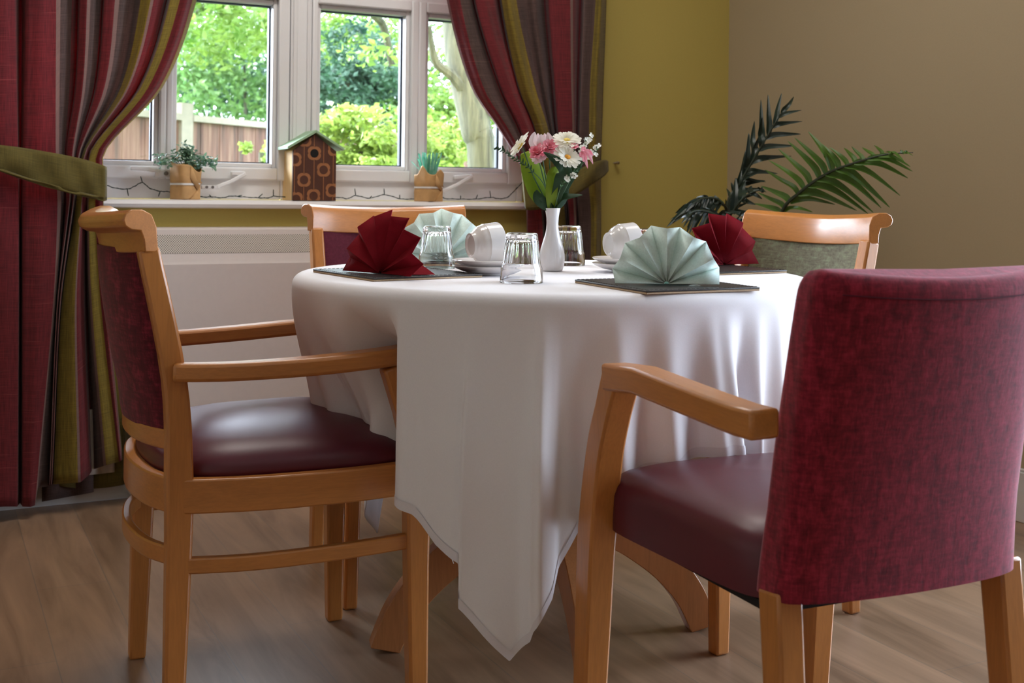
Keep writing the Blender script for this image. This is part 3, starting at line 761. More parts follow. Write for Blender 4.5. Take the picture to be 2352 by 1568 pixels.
def hem_at(d):
    for i in range(len(HEM)-1):
        if ha[i] <= d <= ha[i+1]:
            f = (d-ha[i])/(ha[i+1]-ha[i]); f2 = f*f*(3-2*f)*.5+f*.5
            return HEM[i][1]+(HEM[i+1][1]-HEM[i][1])*f2, HEM[i][2]+(HEM[i+1][2]-HEM[i][2])*f
    return HEM[-1][1:]
NPH, NTOP, NDROP = 1080, 7, 44
def cloth(a, b):
    d = -180+360*a; ph = math.radians(d)
    j = b*(NTOP+NDROP)
    if j <= NTOP-1:
        r = .49*(j/(NTOP-1))**.6; return (TC.x+r*math.cos(ph), TC.y+r*math.sin(ph), TZ)
    rh, zh = hem_at(d)
    q = (j-(NTOP-1))/(NDROP+1)           # 0..1 down the drop
    fold = 1.5*sum(A*math.exp(-((d-c)/w)**2) for c, A, w in FOLDS)
    wob = .004*math.sin(ph*23+1.3)+.003*math.sin(ph*41+.5)
    if q < .16:
        e = q/.16*PI/2
        return (TC.x+(.49+.022*math.sin(e))*math.cos(ph), TC.y+(.49+.022*math.sin(e))*math.sin(ph), TZ-.022*(1-math.cos(e)))
    s = (q-.16)/.84
    z = TZ-.022-(TZ-.022-zh)*s
    dr = min(1, max(0, (TZ-.022-z)/(min(.29, .12+.17*max(0, abs(d+129)-5)/12) if rh < .5 else .3)))
    dr = dr*dr*(3-2*dr)
    gr = min(1, max(0, (TZ-.025-z)/.22)); gr = gr**.9
    r = TR+(rh-TR)*dr+(fold+wob)*gr*(.5+.5*min(1, (TZ-z)/.35)) 
    # the long front corner curls a little
    if -106 < d < -91: r += .012*math.sin((d+106)/15*PI*2)*max(0, (.36-z)/.18)
    return (TC.x+r*math.cos(ph), TC.y+r*math.sin(ph), z)
m = MB(); m.grid(cloth, NPH, NTOP+NDROP, wrap=True)
co = obj('tablecloth', m, M['cloth'], None, ang=180, solid=-.0012); origin(co, (TC.x, TC.y, TZ))
tag(co, 'white cloth draped over the round table with a long pointed corner hanging in front', 'tablecloth')
MW['tablecloth'] = Matrix.Translation((TC.x, TC.y, TZ))
m = MB()
def hemband(a, b):
    d = -128+(77)*a; d = max(-180, d)
    q = b*1.0
    h = hem_at(d)[1]
    s = 1-(.016*(1-q))/max(.05, (TZ-.022-h)); qq = .16+.84*s
    jj = ((NTOP-1)+qq*(NDROP+1))/(NTOP+NDROP)
    p = Vector(cloth((d+180)/360, jj)); n = Vector((p.x-TC.x, p.y-TC.y, 0)).normalized()
    return p+n*.0016
m.grid(hemband, 240, 3); obj('hem', m, M['cloth_hem'], co, ang=180)
m = MB(); th = [at(u, v, 1.872) for u, v in ((1031, 1228), (1034, 1245), (1033, 1262), (1037, 1280), (1042, 1294))]
m.tube(smooth_path(th, 4), .0006, 5); obj('loose_thread', m, M['string'], co)
# ================================================================== on the table
def placemat(label, B, ax, ay, la, lb):
    t = thing('placemat', label, 'placemat', (B.x, B.y, TZ), 0, 'black leatherette placemats')
    B = Vector((B.x, B.y, TZ))
    ax = Vector((ax[0], ax[1], 0)).normalized(); ay = Vector((ay[0], ay[1], 0)).normalized()
    def slab(e, z0, z1):
        m = MB(); q = [B-ax*e-ay*e, B+ax*(la+e)-ay*e, B+ax*(la+e)+ay*(lb+e), B-ax*e+ay*(lb+e)]
        m.add([p+Vector((0, 0, z)) for z in (z0, z1) for p in q], [(3, 2, 1, 0), (4, 5, 6, 7), (0, 1, 5, 4), (1, 2, 6, 5), (2, 3, 7, 6), (3, 0, 4, 7)]); return m
    obj('board', slab(0, .0003, .0036), M['mat_edge'], t, bevel=.0008)
    obj('cover', slab(.0004, .0036, .0066), M['mat_black'], t, bevel=.0012)
    m = MB()
    for s0, d0, L in ((B, ax, la), (B, ay, lb), (B+ay*lb, ax, la), (B+ax*la, ay, lb)):
        inn = ay if d0 is ax else ax
        off = .006
        sgn = 1 if s0 == B else -1
        n = int(L/.009)
        for i in range(n):
            a = s0+inn*off*sgn+d0*(i+.2)*L/n; b = s0+inn*off*sgn+d0*(i+.75)*L/n
            m.bar([a+Vector((0, 0, .0068)), b+Vector((0, 0, .0068))], .0013, .0010, (0, 0, 1))
    obj('stitching', m, M['stitch'], t)
    return t
RX, RY = (DX, DY), (NX, NY)              # the room's two directions
m1B, m2B = onz(858, 647, TZ), onz(1485, 677, TZ)
nb = (-NX, -NY)
placemat('black leatherette placemat under the dark red napkin nearest the left chair', m1B, (.187, .137), (-.145, .222), .232, .262)
placemat('black leatherette placemat under the front mint napkin at the near edge of the table', m2B, (.199, .103), (-.100, .226), .226, .250)
m4C = onz(1808, 627, TZ)
placemat('black leatherette placemat under the right hand red napkin before the green chair', m4C-Vector((.187, .113, 0)), (.187, .113), (-.11, .20), .218, .250)
m3 = Vector((-.19, 2.56, TZ))
placemat('black leatherette placemat under the rear mint napkin behind the tumbler', m3, (.20, .10), (-.05, .11), .225, .20)
MT = TZ+.0068
def napkin(label, mat, base, rot, R, a0, a1, n, lean, dep, flap, seed, roll=0):
    rnd = random.Random(seed)
    t = thing('folded_napkin', label, 'napkin', (base.x, base.y, MT), rot, 'napkins folded into fans')
    vs = []; k = 2*n+1
    for i in range(k):
        f = i/(k-1); a = math.radians(a0+(a1-a0)*f)+rnd.uniform(-.02, .02)
        sd = 1 if i % 2 else -1
        r = R*(1.0+.035*sd)*(1+rnd.uniform(-.015, .015))*(.92+.08*math.sin(a) if a > 0 else .9)
        d = dep*sd+rnd.uniform(-.001, .001)
        for q in (.0, .35, .7, 1.0):
            x = math.cos(a)*(.004+r*q); z = math.sin(a)*(.004+r*q); y = d*(.12+.88*q)
            vs.append((x+roll*z, y+lean*z, max(z, .0)+.0012+.0006*(i % 2)))
    fs = []
    for i in range(k-1):
        for j in range(3): fs.append((i*4+j, (i+1)*4+j, (i+1)*4+j+1, i*4+j+1))
    m = MB(); m.add(vs, fs); obj('fan', m, mat, t, world=False, ang=20, solid=-.0011)
    m = MB(); s = flap                   # triangular stand folded out behind
    m.add([(-.045*s, .012, .001), (.05*s, .012, .001), (.085*s, .060, .001), (-.02*s, .066, .001), (.012, .014+lean*.06, .062), (.03*s, .05, .030)],
          [(0, 1, 2, 3), (1, 2, 5), (1, 5, 4), (5, 2, 3), (4, 5, 3), (4, 3, 0)])
    obj('stand', m, mat, t, world=False, ang=20)
    return t
napkin('dark red paper napkin fan on the placemat by the left chair', M['nap_red'], onz(872, 630, MT)+Vector((0, .012, 0)), -.78, .108, -2, 181, 7, .08, .0105, 1.0, 3, .05)
napkin('mint green paper napkin fan at the front of the table, nearest the viewer', M['nap_mint'], onz(1533, 655, MT)+Vector((0, .012, 0)), -.06, .092, 1, 180, 6, .14, .019, .8, 5)
napkin('mint green paper napkin fan at the back, behind the left tumbler', M['nap_mint'], Vector((-.155, 2.640, MT)), .25, .106, 0, 180, 7, .12, .012, .8, 8)
napkin('dark red paper napkin fan at the right, in front of the green chair', M['nap_red'], onz(1664, 609, MT)+Vector((0, .005, 0)), .62, .106, 0, 180, 6, .10, .013, .8, 11)
def tumbler(label, c):
    t = thing('tumbler', label, 'glass', (c.x, c.y, TZ), 0, 'upside down glass tumblers')
    out = [(.0, .0885), (.020, .0885), (.0262, .0878), (.0285, .0850), (.0292, .0800), (.0340, .036), (.0350, .031), (.0365, .028), (.0372, .024), (.0385, .004), (.0388, .0008), (.0382, .0)]
    inn = [(.0368, .0), (.0362, .004), (.0352, .024), (.0338, .030), (.0315, .036), (.0258, .070), (.0235, .0745), (.018, .0760), (.0, .0765)]
    def rf(r, z, a):
        if .033 < z < .083:
            w = min(1, (z-.033)/.006, (.083-z)/.006)
            return r*(1-.055*w*(1-abs(math.sin(8*a))**.7))
        return r
    m = MB(); m.lathe(out+inn, 144, rf=rf); obj('glass_body', m, M['glass'], t, world=False, ang=50); return t
gA = tumbler('upside down glass tumbler at the front of the table, nearest the viewer', onz(1198, 652, TZ)+Vector((0, .038, 0)))
dup(gA, onz(1000, 618, TZ)+Vector((0, .038, 0)), .3, 'upside down glass tumbler between the left red napkin and the rear mint napkin')
dup(gA, onz(1306, 611, TZ)+Vector((0, .038, 0)), .5, 'upside down glass tumbler just behind the white bud vase')
p = onz(1495, 618, TZ); dup(gA, Vector((.118*2.46+.004, 2.46, TZ)), .1, 'upside down glass tumbler mostly hidden behind the front mint napkin')
def saucer(label, c, z):
    m = MB()
    m.lathe([(0, .003), (.024, .003), (.026, 0), (.029, 0), (.031, .003), (.050, .0065), (.064, .0125), (.070, .0165), (.0708, .0178), (.0695, .0184), (.063, .0150), (.048, .0092), (.030, .0062), (.028, .0052), (0, .0048)], 56)
    o = obj('saucer', m, M['china']); o.location = (c.x, c.y, z); return tag(o, label, 'saucer', 'stacked white saucers')
def cup(label, c, axis=None, z=0, hang=0):
    t = thing('cup', label, 'cup', c, 0, 'white china cups')
    out = [(0, .003), (.018, .003), (.0205, 0), (.0235, 0), (.0245, .003), (.0255, .007), (.031, .012), (.0355, .018), (.0375, .0235), (.0385, .0275), (.0396, .0285), (.0412, .056), (.0412, .0585), (.0402, .0597)]
    inn = [(.0388, .058), (.0378, .032), (.0360, .025), (.030, .015), (.018, .0085), (0, .0075)]
    m = MB(); m.lathe(out+inn, 56)
    h = MB(); pts = [(.038+.026*math.sin(a)*1.0, 0, .034-.017*math.cos(a)) for a in [PI*i/12 for i in range(13)]]
    h.bar(pts, .0075, .0055, (0, 1, 0))
    R3 = Matrix.Identity(3)
    if axis is not None:
        zz = Vector(axis).normalized(); hx = Vector((0, 0, -1))
        xx = (Matrix.Rotation(hang, 3, zz)@(hx-zz*hx.dot(zz))).normalized(); yy = zz.cross(xx)
        R3 = Matrix((xx, yy, zz)).transposed()
    for q in (m, h): q.v = [R3@v for v in q.v]
    lo = min(v.z for v in m.v)
    for q in (m, h): q.v = [v-Vector((0, 0, lo)) for v in q.v]
    obj('cup_body', m, M['china'], t, world=False, ang=35); obj('cup_handle', h, M['china'], t, world=False, bevel=.0015); return t
for nm, c, ax in (('left', Vector((-.044, 2.272, 0)), (.90, .44, .055)), ('right', Vector((.236, 2.405, 0)), (.90, .40, .055))):
    where = 'beside the front tumbler' if nm == 'left' else 'to the right of the bud vase'
    saucer('lower of two stacked white saucers '+where, c, TZ+.0005)
    saucer('upper white saucer '+where+', carrying a tipped cup', c, TZ+.0115)
    a = Vector(ax).normalized(); b = c-Vector((a.x, a.y, 0))*.026+Vector((-.012 if nm == 'left' else -.016, -.008, TZ+.0192))
    cup('white china cup lying on its side on saucers '+where, b, ax, hang=PI/2)
cup('white china cup standing upside down behind the left saucers', Vector((-.003, 2.47, TZ+.0005)), (0, 0, -1))
cup('white china cup standing upside down behind the right saucers', Vector((.305, 2.53, TZ+.0005)), (0, 0, -1))
# bud vase
VY = 2.405
vc = Vector((.0835, VY, TZ+.0005))
m = MB(); prof = [(0, .004), (.016, .003), (.019, 0), (.0215, .001), (.0245, .010), (.0262, .022), (.0262, .032), (.0240, .045), (.0195, .060), (.0152, .074), (.0128, .086), (.0120, .097), (.0126, .108), (.0142, .119), (.0160, .1275), (.0156, .1285), (.0140, .1265), (.0110, .108), (.0102, .095), (.0115, .08), (.018, .058), (.021, .03), (0, .02)]
m.lathe(prof, 48); o = obj('bud_vase', m, M['vasem'], ang=60); o.location = vc; tag(o, 'slender white ceramic bud vase holding artificial flowers', 'vase')
MOUTH = vc+Vector((0, 0, .124)); NECK = vc+Vector((0, 0, .090))
def P(u, v, dy=0): return at(u, v, VY+dy)
def stem_pts(head, bend=0, base=(0, 0)):
    b = Vector((base[0], base[1], 0)); mid = (MOUTH+head)/2+Vector((bend, .004, .004))
    return smooth_path([NECK+b*.5, MOUTH+b, mid, head], 6)
def flower(name, label, head, group='artificial flowers in the bud vase', bend=0, base=(0, 0), r=.0014):
    t = thing(name, label, 'flower', MOUTH, 0, group)
    m = MB(); m.tube(stem_pts(head, bend, base), r, 7); obj('stem', m, M['stem_green'], t); return t
def basis(n):
    n = Vector(n).normalized(); x = n.cross(Vector((0, 0, 1)));  x = x.normalized() if x.length > 1e-3 else Vector((1, 0, 0)); return x, n.cross(x).normalized()*1, n
def petals(c, n, R, cnt, w, lift, r0=.1, seed=1, notch=False, prof=None, jit=.1):
    rnd = random.Random(seed); x, y, n = basis(n); m = MB()
    for i in range(cnt):
        a = 2*PI*i/cnt+rnd.uniform(-jit, jit)*.6; d = x*math.cos(a)+y*math.sin(a); L = R*(1+rnd.uniform(-jit, jit)); lf = lift+rnd.uniform(-jit, jit)*.5
        m.blade([c+d*L*r0, c+d*L*.5+n*L*lf*.5, c+d*L*.8+n*L*lf*.72, c+d*L+n*L*lf*.8], w, n, 3, .12, 0, prof or [.4, .8, 1, 1, 1, .72])
    return m
def dome(c, n, R, h):
    x, y, n = basis(n); m = MB()
    m.grid(lambda a, b: c+(x*math.cos(2*PI*a)+y*math.sin(2*PI*a))*R*math.sin(b*PI/2)+n*h*math.cos(b*PI/2), 18, 6, wrap=True); return m
def daisy(label, head, n, R, cm, bend, base, seed):
    t = flower('daisy', label, head-Vector(n).normalized()*.004, bend=bend, base=base)
    m = petals(head, n, R, 17, .0088, .22, .12, seed); m2 = petals(head+Vector(n).normalized()*.003, n, R*.72, 14, .0075, .42, .12, seed+9)
    m.add(m2.v, m2.f); obj('petals', m, M['petal_white'], t)
    obj('flower_centre', dome(head+Vector(n).normalized()*.002, n, R*.27, .006), cm, t); return t
daisy('white daisy with orange centre facing forward, lowest of the bunch', P(1302, 364, -.03), (.25, -.72, .62), .029, M['flower_orange'], .004, (.004, -.003), 2)
daisy('white daisy with yellow centre tilted upward at the top of the bunch', P(1302, 326, -.005), (.0, -.55, .85), .031, M['flower_yellow'], .003, (.003, .003), 4)
daisy('white daisy turned sideways at the left of the bunch', P(1198, 338, -.01), (-.80, -.22, .55), .031, M['flower_yellow'], -.008, (-.005, -.002), 6)
for u, v, dy, lab, sd, nn in ((1237, 350, -.02, 'pink fringed carnation beside the pale tulip, left of centre', 21, (-.35, -.6, .65)), (1262, 338, -.012, 'pink fringed carnation between tulip and upper daisy', 22, (.1, -.7, .7))):
    h = P(u, v, dy); t = flower('carnation', lab, h-Vector((0, 0, .012)), bend=-.002, base=(-.002, -.003))
    m = MB()
    for k, (R, lf) in enumerate(((.019, .25), (.017, .7), (.013, 1.2), (.008, 2.0))):
        q = petals(h-Vector((0, 0, .004)), nn, R, 15, .0058, lf, .1, sd+k, prof=[.3, .6, .85, 1, 1, .7], jit=.22); m.add(q.v, q.f)
    obj('petals', m, M['petal_pink'], t)
    m = petals(h-Vector((0, 0, .006)), nn, .018, 9, .010, -.5, .1, sd, jit=.1); obj('pale_underpetals', m, M['petal_pale'], t)
def cupflower(name, label, base, tips, mat, w, bend=0, bs=(0, 0)):
    t = flower(name, label, base, bend=bend, base=bs); m = MB()
    for tip, bul in tips:
        mid = (base+tip)/2+Vector(bul); m.blade([base, base+(mid-base)*.5+Vector(bul)*.3, mid, tip], w, Vector((0, -1, .2)), 5, .22, 0, [.3, .75, 1, 1, .9, .6, .06])
    obj('petals', m, mat, t); return t
b = P(1243, 345, .006)
cupflower('tulip', 'pale pink tulip with pointed petals at the top left of the bunch', b, [(P(1228, 303, .004), (-.010, -.004, 0)), (P(1243, 308, -.006), (0, -.012, 0)), (P(1258, 304, .004), (.010, -.004, 0)), (P(1236, 306, .014), (-.004, .010, 0)), (P(1251, 306, .014), (.004, .010, 0))], M['petal_pale'], .021, -.002, (-.001, .002))
b = P(1337, 348, -.01)
cupflower('lily', 'small pink and white lily drooping at the right edge of the bunch', b, [(P(1362, 377, -.014), (.004, -.002, .004)), (P(1350, 387, -.02), (.0, -.004, .003)), (P(1341, 372, -.024), (-.003, -.005, 0)), (P(1363, 358, -.01), (.003, 0, .004)), (P(1345, 344, -.02), (.0, -.004, .004))], M['petal_pink'], .009, .006, (.005, 0))
t = flower('pink_bud', 'small pink flower bud between the two right hand daisies', P(1319, 342, -.02), bend=.004, base=(.004, .002)); obj('petals', petals(P(1319, 339, -.022), (0, -.7, .6), .009, 7, .005, .8, .1, 31), M['petal_pink'], t)
def sprig(label, pts, side, mat, lw, ll, seed, blossoms=0):
    rnd = random.Random(seed); hd = [P(*p) for p in pts]
    t = thing('foliage_sprig', label, 'sprig', MOUTH, 0, 'artificial flowers in the bud vase')
    path = smooth_path([NECK, MOUTH+Vector((-.003 if hd[-1].x < .08 else .004, -.004, 0))]+hd, 5); m = MB(); m.tube(path, [.0012, .0011, .0008, .0005], 6); obj('stem', m, M['stem_green'], t)
    m = MB(); n = len(path)
    for i in range(int(n*side), n):
        for k in range(3):
            a = rnd.uniform(0, 2*PI); tn = (path[min(i+1, n-1)]-path[max(0, i-1)]).normalized(); x, y, _ = basis(tn)
            d = (x*math.cos(a)+y*math.sin(a)+tn*.7).normalized(); L = ll*rnd.uniform(.6, 1.1); p = path[i]
            m.blade([p, p+d*L*.5, p+d*L], lw, Vector((0, -1, .3)), 3, .15)
    obj('leaves', m, mat, t)
    if blossoms:
        m = MB()
        for i in range(blossoms):
            p = path[-1-int(i*n*.28/blossoms)]+Vector((rnd.uniform(-.007, .007), rnd.uniform(-.006, .004), rnd.uniform(-.005, .007)))
            q = petals(p, (rnd.uniform(-.5, .5), -.8, .4), .0058, 4, .005, .3, .05, seed+i); m.add(q.v, q.f)
        obj('blossoms', m, M['petal_white'], t)
    return t
sprig('thin green sprig with needle leaves reaching far left of the vase', [(1250, 425, -.02), (1225, 395, -.03), (1195, 370, -.035), (1165, 352, -.03), (1143, 337, -.02)], .50, M['leaf_dark'], .0028, .011, 41)
sprig('green sprig with tiny white blossoms at the upper right of the bunch', [(1290, 430, .01), (1318, 380, .015), (1337, 345, .01), (1350, 316, 0)], .55, M['stem_green'], .0025, .008, 43, 9)
sprig('green sprig with tiny white blossoms at the far right of the bunch', [(1290, 430, 0), (1330, 385, 0), (1352, 360, 0), (1371, 342, 0)], .55, M['stem_green'], .0025, .008, 47, 9)
sprig('short sprig of pale blossoms under the orange centred daisy', [(1284, 440, -.03), (1298, 415, -.036), (1314, 402, -.04)], .6, M['stem_green'], .003, .008, 53, 6)
def leaf(label, pts, w, mat, nrm=(0, -1, .15), prof=None, fold=.18):
    m = MB(); q = [P(*p) for p in pts]; m.blade([NECK+(MOUTH-NECK)*.6, MOUTH+(q[0]-MOUTH)*.08]+q, w, Vector(nrm), 6, fold, 0, prof or [.2, .35, .7, 1, 1, .85, .5, .05])
    o = obj('leaf', m, mat, solid=-.0004); origin(o, MOUTH); return tag(o, label, 'leaf', 'artificial flowers in the bud vase')
leaf('broad lime green tulip leaf rising to the left behind the stems', [(1244, 455, .012), (1228, 418, .016), (1215, 380, .02), (1204, 350, .02)], .052, M['leaf_lime'], (.35, -1, .1), [.15, .3, .75, 1, 1, .8, .35])
leaf('upright lime green tulip leaf above the vase mouth with curled tip', [(1266, 450, -.012), (1268, 415, -.014), (1272, 395, -.012), (1288, 388, -.004)], .025, M['leaf_lime'], (.1, -1, 0), [.6, .8, .9, 1, 1, .8, .3])
leaf('dark green leaf low at the left of the vase mouth', [(1243, 462, -.01), (1234, 448, -.012), (1233, 436, -.01)], .024, M['leaf_dark'], (-.2, -1, .1))
leaf('dark green leaf reaching left below the orange centred daisy', [(1288, 420, -.02), (1296, 392, -.034), (1278, 370, -.044), (1248, 349, -.042)], .030, M['leaf_dark'], (0, -1, .3))
leaf('dark green leaf standing right of the vase mouth', [(1285, 455, .01), (1294, 432, .012), (1302, 416, .012)], .030, M['leaf_dark'], (.2, -1, .1))
leaf('dark green leaf spreading low to the right of the vase', [(1288, 458, -.005), (1310, 453, -.008), (1338, 448, -.01)], .022, M['leaf_dark'], (0, -.6, .8))
leaf('dark green leaf under the right hand daisies', [(1290, 430, .005), (1312, 392, .01), (1328, 372, .01), (1334, 350, .01)], .030, M['leaf_dark'], (.1, -1, .1))

# ================================================================== on the window sill
SZ = .8785
def spt(u, v, t): s, z = wallp(u, v, t); return WP(s, t, z)
def wrapped(label, u0, u1, t, seed, htop, peaks):
    a = wallp(u0, 450, t)[0]; b = wallp(u1, 450, t)[0]; s = (a+b)/2; hw = (b-a)/2*.94
    c = WP(s, t, SZ); th = thing('wrapped_pot', label, 'plant pot', c, WTH, 'paper wrapped pots on the sill')
    def f(aa, bb, zz=None):
        ang = 2*PI*aa; p = 4.5; ca, sa = math.cos(ang), math.sin(ang); k = (abs(ca)**p+abs(sa)**p)**(-1/p)
        top = htop+sum(hh*math.exp(-(((ang-pa+PI) % (2*PI)-PI)/w)**2) for pa, hh, w in peaks)
        if zz is not None: bb = zz/top
        z = top*bb; q = (.97+.05*bb-.045*math.exp(-((z-.046)/.008)**2))*(1+.03*math.sin(ang*3+bb*4)*bb)
        x, y = ca*k*hw*.80*q, sa*k*hw*.80*q; r = .42
        return (x*math.cos(r)-y*math.sin(r), x*math.sin(r)+y*math.cos(r), z)
    m = MB(); m.grid(f, 64, 20, wrap=True); obj('paper_wrap', m, M['paper'], th, world=False, ang=45, solid=-.0008)
    m = MB(); m.grid(lambda x, y: Vector(f(x, 0, .043+.006*y))+Vector(f(x, .5)).xy.to_3d().normalized()*.0022, 64, 2, wrap=True); obj('string', m, M['string'], th, world=False, ang=180)
    m = MB()                             # overlapping folded flap on the front face
    F = lambda aa, bb, o: Vector(f(aa, bb))+Vector(f(aa, .5)).xy.to_3d().normalized()*o
    A0, A1 = .70, .92
    pa = [F(A0, .0, .0012), F((A0+A1)/2, .33, .0035), F(A1, .0, .0012)]
    m.add(pa, [(0, 1, 2)])
    pb = [F(A0+.02, .98, .0014), F(A1-.03, .55, .004), F((A0+A1)/2, .34, .0036), F(A0+.01, .62, .0014)]
    m.add(pb, [(0, 1, 2, 3)])
    obj('folded_flap', m, M['paper'], th, world=False, solid=-.0008, ang=20)
    m = MB(); m.lathe([(0, 0), (hw*.6, 0), (hw*.6, htop*.8), (0, htop*.8)], 20); obj('soil', m, M['soil'], th, world=False)
    return th, c, hw
th, c, hw = wrapped('brown paper wrapped pot with trailing small leaved plant at the left of the sill', 386, 464, -.015, 1, .105, [(2.6, .012, .5), (5.2, -.022, .5), (.8, .01, .4)])
rnd = random.Random(5); m = MB(); ms = MB()
for i in range(46):
    a = rnd.uniform(0, 2*PI); r = rnd.uniform(.0, .060)**1.0; h = rnd.uniform(.128, .168)-r*.75
    if rnd.random() < .22: a = rnd.choice([rnd.uniform(-.5, .2), rnd.uniform(2.8, 3.4)]); r = rnd.uniform(.06, .085); h = rnd.uniform(.10, .132)
    e = Vector((r*math.cos(a), r*math.sin(a)*.7, h)); ms.tube(smooth_path([(0, 0, .08), (e.x*.5, e.y*.5, h+.006), e], 3), .0007, 5)
    for k in range(9):
        p = e+Vector((rnd.uniform(-.013, .013), rnd.uniform(-.012, .012), rnd.uniform(-.012, .010))); d = Vector((rnd.uniform(-1, 1), rnd.uniform(-1, .4), rnd.uniform(-.5, .8))).normalized()
        m.blade([p, p+d*.006, p+d*.013], .0085, Vector((rnd.uniform(-.5, .5), -.6, .8)), 2, .15)
fo = obj('foliage', m, M['ivy'], th, world=False); obj('stems', ms, M['stem_green'], fo, world=False)
th, c, hw = wrapped('brown paper wrapped pot of teal plastic grass between birdhouse and vase', 950, 1018, -.015, 2, .088, [(3.4, .030, .35), (5.0, .018, .35), (.2, .022, .35)])
m = MB()
for i in range(46):
    a = rnd.uniform(0, 2*PI); r = rnd.uniform(.0, .022); h = rnd.uniform(.140, .168); x0, y0 = r*math.cos(a), r*math.sin(a)*.7
    m.bar(smooth_path([(x0*.4, y0*.4, .05), (x0*1.1, y0*1.1, .09), (x0*2.1, y0*2, h)], 3), .0036, .0004, (0, -1, .1))
m.bar([(-.03, -.005, .10), (-.068, -.01, .132)], .002, .0004, (0, -1, .1))
obj('plastic_grass', m, M['plastic_grass'], th, world=False)
# birdhouse
BT = .030; s0 = wallp(672, 458, BT)[0]; s1 = wallp(771, 458, BT)[0]; bw = s1-s0; bc = (s0+s1)/2; bd = .118
bh = thing('birdhouse', 'wooden birdhouse with mint roof and flower patterned brown front on the sill', 'birdhouse', WP(bc, BT, SZ), WTH)
hE = wallp(672, 345, BT)[1]-SZ; hA = wallp(722, 308, BT)[1]-SZ; h2 = bw/2
PENT = [(-h2, 0), (h2, 0), (h2, hE), (0, hA), (-h2, hE)]
def prism(poly, y0, y1):
    m = MB(); n = len(poly); m.add([(x, y0, z) for x, z in poly]+[(x, y1, z) for x, z in poly], [tuple(range(n)), tuple(range(n, 2*n))[::-1]]+[(i, i+n, (i+1) % n+n, (i+1) % n) for i in range(n)]); return m
FP = prism(PENT, 0, .010)
obj('body', prism(PENT, .010, bd), M['bird_side'], bh, world=False, bevel=.001)
for sg in (-1, 1):
    rx, rz = .0905, hA+.004
    dz = .0535; tk = .009
    po = [(0, rz), (sg*rx, rz-dz), (sg*rx, rz-dz+tk), (0, rz+tk)]
    if sg < 0: po = po[::-1]
    obj('roof_panel', prism(po, -.014, bd+.012), M['bird_roof'], bh, world=False, bevel=.001)
def clip(poly, cv):
    for i in range(len(cv)):
        a, b = cv[i], cv[(i+1) % len(cv)]; out = []
        ins = lambda p: (b[0]-a[0])*(p[1]-a[1])-(b[1]-a[1])*(p[0]-a[0]) >= 0
        for k in range(len(poly)):
            p, q = poly[k], poly[(k+1) % len(poly)]
            if ins(p) != ins(q):
                d1 = (b[0]-a[0])*(p[1]-a[1])-(b[1]-a[1])*(p[0]-a[0]); d2 = (b[0]-a[0])*(q[1]-a[1])-(b[1]-a[1])*(q[0]-a[0]); f = d1/(d1-d2)
                x = (p[0]+(q[0]-p[0])*f, p[1]+(q[1]-p[1])*f)
            if ins(p): out.append(p)
            if ins(p) != ins(q): out.append(x)
        poly = out
        if len(poly) < 3: return []
    return poly
def px2(u, v): s, z = wallp(u, v, BT); return s-bc, z-SZ
def inlay(mi, poly, y):
    q = clip(poly, [(x*.995, z*.995+.0004) for x, z in PENT])
    if q: FP.add([(x, y, z) for x, z in q], [tuple(range(len(q)))], mi)
ppm = bw/99.0
for u in (676.5, 698, 721, 743, 765):
    x, _ = px2(u, 400); inlay(1, [(x-.0011, .001), (x+.0011, .001), (x+.0011, .3), (x-.0011, .3)], -.0005)
FL = [(722, 352, 1), (677, 366, 0), (768, 343, 0), (743, 390, 0), (698, 413, 0), (700, 321, 0), (720, 450, 0), (763, 437, 0), (680, 457, 0)]
for u, v, hole in FL:
    x, z = px2(u, v); R = 17.0*ppm
    inlay(1, [(x+R*(.78+.22*abs(math.sin(2*a))**.6)*math.cos(a), z+R*(.78+.22*abs(math.sin(2*a))**.6)*math.sin(a)) for a in [2*PI*i/48 for i in range(48)]], -.0008)
    if not hole: inlay(0, [(x+R*.58*math.cos(2*PI*i/28), z+R*.58*math.sin(2*PI*i/28)) for i in range(28)], -.0011)
obj('front_panel', FP, [M['bird_front'], M['bird_inlay']], bh, world=False, flat=True, norm=False)
x, z = px2(722, 352); m = MB(); R = 9.6*ppm
m.add([(x+R*math.cos(2*PI*i/28), -.0014, z+R*math.sin(2*PI*i/28)) for i in range(28)], [tuple(range(28))]); obj('entrance_hole', m, M['black'], bh, world=False, flat=True)
# string of fairy lights
sl = thing('fairy_lights', 'dark green cable of unlit fairy lights trailing along the back of the sill', 'string lights', WP(.5, -.05, SZ), 0)
CT = -.052
def cpt(u, v, t=CT):
    s, z = wallp(u, v, t); return WP(s, t, max(z, SZ+.0016))
path = [(228, 418), (238, 422), (262, 431), (292, 434), (310, 427), (327, 419), (344, 432), (368, 439), (387, 440), (425, 446), (465, 452), (487, 452), (510, 454), (531, 450), (557, 452), (593, 454), (617, 454), (628, 450), (638, 451), (700, 456), (774, 453), (798, 456), (817, 449), (849, 455), (883, 447), (918, 456), (944, 457), (985, 456), (1015, 453), (1024, 456), (1058, 457), (1093, 457), (1127, 453), (1144, 456), (1165, 453), (1183, 436), (1203, 415), (1212, 405)]
m = MB(); m.tube(smooth_path([cpt(*p) for p in path], 5), .0013, 6); cab = obj('cable', m, M['cable'], sl)
m = MB(); tp = smooth_path([cpt(*p) for p in path], 10)
tw = [p+Vector((.0016*math.cos(i*.9), 0, .0016*math.sin(i*.9))) for i, p in enumerate(tp)]; m.tube(tw, .0009, 5); obj('cable', m, M['cable'], sl)
